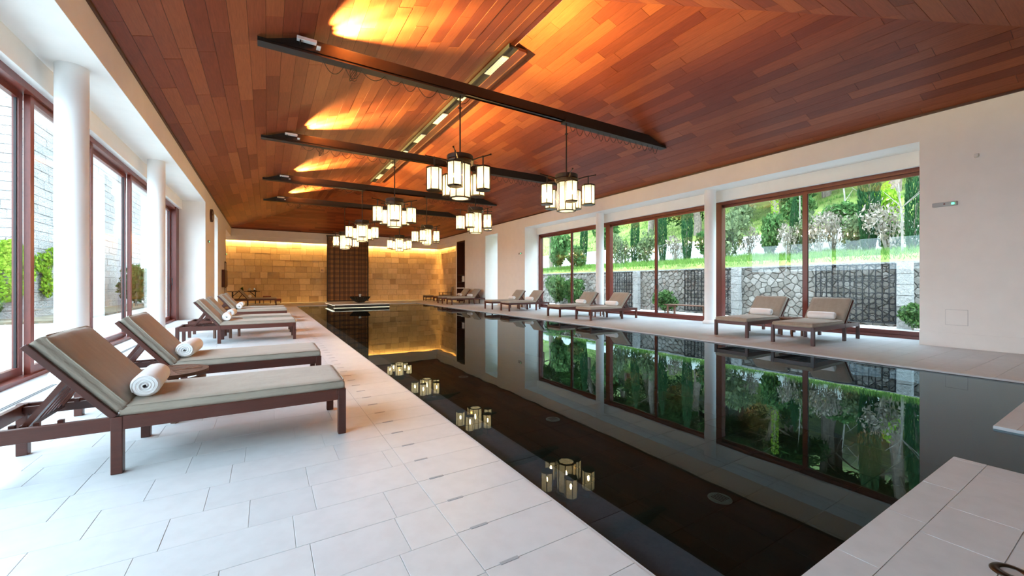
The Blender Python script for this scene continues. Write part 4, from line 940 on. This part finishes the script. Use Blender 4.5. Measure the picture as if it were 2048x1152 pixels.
for px, X, sc_, lab in ((1737, 18.6, 1.05, 'leaning in front of the nearest right pane'), (1826, 17.2, 0.95, 'at the right edge of the nearest right pane'), (1374, 18.4, 0.9, 'behind the nearer right column'), (1268, 18.8, 0.85, 'in the middle window left of its centre mullion'),
                        (1166, 18.2, 0.85, 'in the farthest window beside the slim column'), (1325, 19.0, 0.8, 'just right of the middle window centre mullion'), (1587, 18.9, 0.55, 'short, beside the nearest window mullion')):
    x, y_, z = on_px(px, X); o = thing('cypress', 'slender dark green cypress on the bank, ' + lab, 'tree', (x, y_, z - 0.1), random.uniform(0, 6), 'cypresses on the bank'); o.scale = (sc_ * 0.72, sc_ * 0.72, sc_)
    o.rotation_euler = (random.uniform(-0.05, 0.05), random.uniform(-0.02, 0.08), 0)
    MB().build('foliage', None, o, mesh=CY[0]); MB().build('trunk', None, o, mesh=CY[1])
spots = [(1120, 16.6, 1.7, 2.6, 'dark', 'large dark shrub in the left part of the farthest right window'), (1150, 16.4, 1.3, 1.6, 'dark', 'leafy dark shrub beside the trunk in the farthest right window'), (1240, 17.6, 1.2, 1.9, 'olive', 'grey-green shrub left in the middle right window'),
         (1295, 18.6, 1.1, 1.9, 'olive', 'silvery shrub behind the middle window centre mullion'), (1350, 19.4, 1.2, 1.7, 'twig', 'bare twiggy shrub right in the middle right window'), (1455, 18.4, 1.6, 2.3, 'olive', 'large silvery shrub at the left of the nearest right window'),
         (1500, 19.3, 0.9, 1.6, 'twig', 'bare brown bush before the white wall'), (1545, 18.8, 1.1, 2.0, 'dark', 'round green shrub left of the nearest window mullion'), (1575, 18.2, 0.8, 1.6, 'twig', 'thin twiggy bush against the nearest window mullion'), (1690, 20.9, 1.4, 1.3, 'dark', 'round dark shrub above the white wall beside the right cypress'),
         (1640, 18.6, 1.0, 1.7, 'twig', 'wispy dry shrub right of the nearest window mullion'), (1775, 18.0, 1.4, 2.0, 'twig', 'pale twiggy shrub between the two right cypresses'), (1790, 18.8, 1.1, 1.2, 'dark', 'low dark shrub between the two right cypresses'), (1420, 19.0, 1.2, 1.8, 'dark', 'green shrub showing beside the nearer right column'),
         (1665, 19.2, 1.2, 1.9, 'twig', 'dry brown bush before the white wall beside the right cypress'), (1715, 19.3, 1.0, 1.5, 'olive', 'silvery bush at the foot of the right cypress'), (1610, 18.9, 1.0, 1.8, 'olive', 'pale silvery bush just right of the nearest window mullion'),
         (1480, 24.5, 1.5, 2.2, 'olive', 'tall silvery shrub on the upper lawn'), (1600, 25.5, 1.6, 2.0, 'dark', 'dark shrub on the upper lawn near the pines'), (1760, 24.0, 1.4, 2.0, 'ivy', 'bright green shrub on the upper lawn at the right'), (1210, 21.5, 2.2, 3.0, 'dark', 'large dark shrub above the white wall at the left')]
for px, X, a, b, kd, lab in spots:
    x, y_, z = on_px(px, X); bush(x, y_, z - 0.05, a, b, kd, lab)
for px, X, a, b, kd, lab in ((1330, 14.3, 0.9, 1.0, 'dark', 'leafy green shrub at the foot of the garden wall behind the bench'), (1112, 14.2, 1.4, 1.8, 'dark', 'dense dark shrub at wall foot in the farthest right window'), (1148, 14.3, 1.2, 1.6, 'dark', 'second dark shrub at wall foot near the slim column'), (1826, 14.5, 0.6, 0.75, 'dark', 'small green shrub at wall foot at the right window edge')):
    x, y_, z = on_px(px, X); bush(x, y_, -0.03, a, b, kd, lab)
def pine_mesh(seed, H=9.0, lean=0.8):
    rg = random.Random(seed); path = [(lean * (k / 8) ** 1.3 + rg.uniform(-0.08, 0.08), rg.uniform(-0.1, 0.1), H * k / 8 - 0.3) for k in range(9)]
    t = MB().tube(path, [0.26 - 0.022 * k for k in range(9)], 9); m = MB()
    for k in range(22):
        i = rg.randint(2, 8); b = Vector(path[i]); a = rg.uniform(0, 6.28); L = rg.uniform(1.2, 3.0); e = b + Vector((math.cos(a) * L, math.sin(a) * L, rg.uniform(-0.3, 1.3)))
        t.tube([b, b.lerp(e, 0.5) + Vector((0, 0, 0.15)), e], [0.06, 0.04, 0.015], 5)
        if i > 2 or rg.random() < 0.4:
            for q in range(3):
                c = e + Vector((rg.uniform(-0.7, 0.7), rg.uniform(-0.7, 0.7), rg.uniform(-0.4, 0.5))); leaf_cards(m, ball_pts(c, (1.0, 1.0, 0.65), 130, rg, 0.1), 0.23, rg, 0.3, asp=0.35)
    me = m.mesh('crown'); me.materials.append(M['leaf_pine']); tm = t.mesh('trunk'); tm.materials.append(M['bark']); return me, tm
PN = [pine_mesh(101), pine_mesh(102, 11, -1.2), pine_mesh(103, 8, 1.8)]
def pine(x, y_, k, sc_, lab, group='pines on the hill'):
    o = thing('pine_tree', lab, 'tree', (x, y_, hn_(x, y_)), random.uniform(0, 6), group); o.scale = (sc_, sc_, sc_)
    MB().build('crown', None, o, mesh=PN[k][0]); MB().build('trunk', None, o, mesh=PN[k][1])
for px, X, k, sc_, lab in ((1785, 30, 1, 1.2, 'pine with a thick leaning trunk at the top right of the nearest window'), (1655, 33, 0, 1.1, 'pine with a dark trunk above the nearest window mullion'), (1555, 27, 2, 0.8, 'pine behind the ivy-clad trunk left of the nearest window mullion'), (1475, 29, 0, 1.0, 'pine trunk at the upper left of the nearest window'), (1300, 26, 1, 1.0, 'pine behind the middle window mullion'), (1395, 25, 2, 1.0, 'pine behind the nearer right column'), (1105, 19.5, 0, 0.8, 'grey-trunked tree in the left pane of the farthest window')):
    x, y_, z = on_px(px, X); pine(x, y_, k, sc_, lab)
rg = random.Random(111)
placed = []
for i in range(400):
    x = rg.uniform(33, 52); y_ = rg.uniform(-12, 56)
    if len(placed) >= 44 or any((x - a) ** 2 + (y_ - b) ** 2 < 16 for a, b in placed): continue
    placed.append((x, y_)); pine(x, y_, i % 3, rg.uniform(1.0, 1.6), 'dark pine among the wood covering the hill', 'wood of pines covering the hill')
for px, X, h, lab in ((1690, 21.5, 2.6, 'thin pale sapling right of the nearest window mullion'), (1550, 22.5, 3.6, 'slim trunk wrapped in bright ivy on the upper lawn'), (1805, 16.6, 2.2, 'thin pale stake leaning beside the right cypress'), (1600, 24, 3.0, 'slim bare trunk beside the nearest window mullion'), (1720, 25, 3.2, 'pale forked bare tree on the upper lawn')):
    x, y_, z = on_px(px, X); o = thing('sapling', lab, 'tree', (x, y_, z - 0.05)); MB().tube([(0, 0, 0), (0.03, 0.02, h * 0.5), (0.1, 0.12, h)], [0.035, 0.028, 0.012], 6).build('trunk', 'pale_bark', o)
    b = MB(); r2 = random.Random(int(px))
    for q in range(5): a = r2.uniform(0, 6.28); z0 = h * r2.uniform(0.3, 0.9); b.tube([(0.05, 0.05, z0), (0.05 + 0.6 * math.cos(a), 0.05 + 0.6 * math.sin(a), z0 + 0.6)], [0.014, 0.004], 4)
    b.build('branches', 'pale_bark', o)
    if 'ivy' in lab: mm = MB(); leaf_cards(mm, [(0.14 * math.cos(a), 0.14 * math.sin(a), r2.uniform(0, h)) for a in [r2.uniform(0, 6.28) for _ in range(700)]], 0.06, r2); mm.build('ivy_leaves', 'leaf_ivy', o)
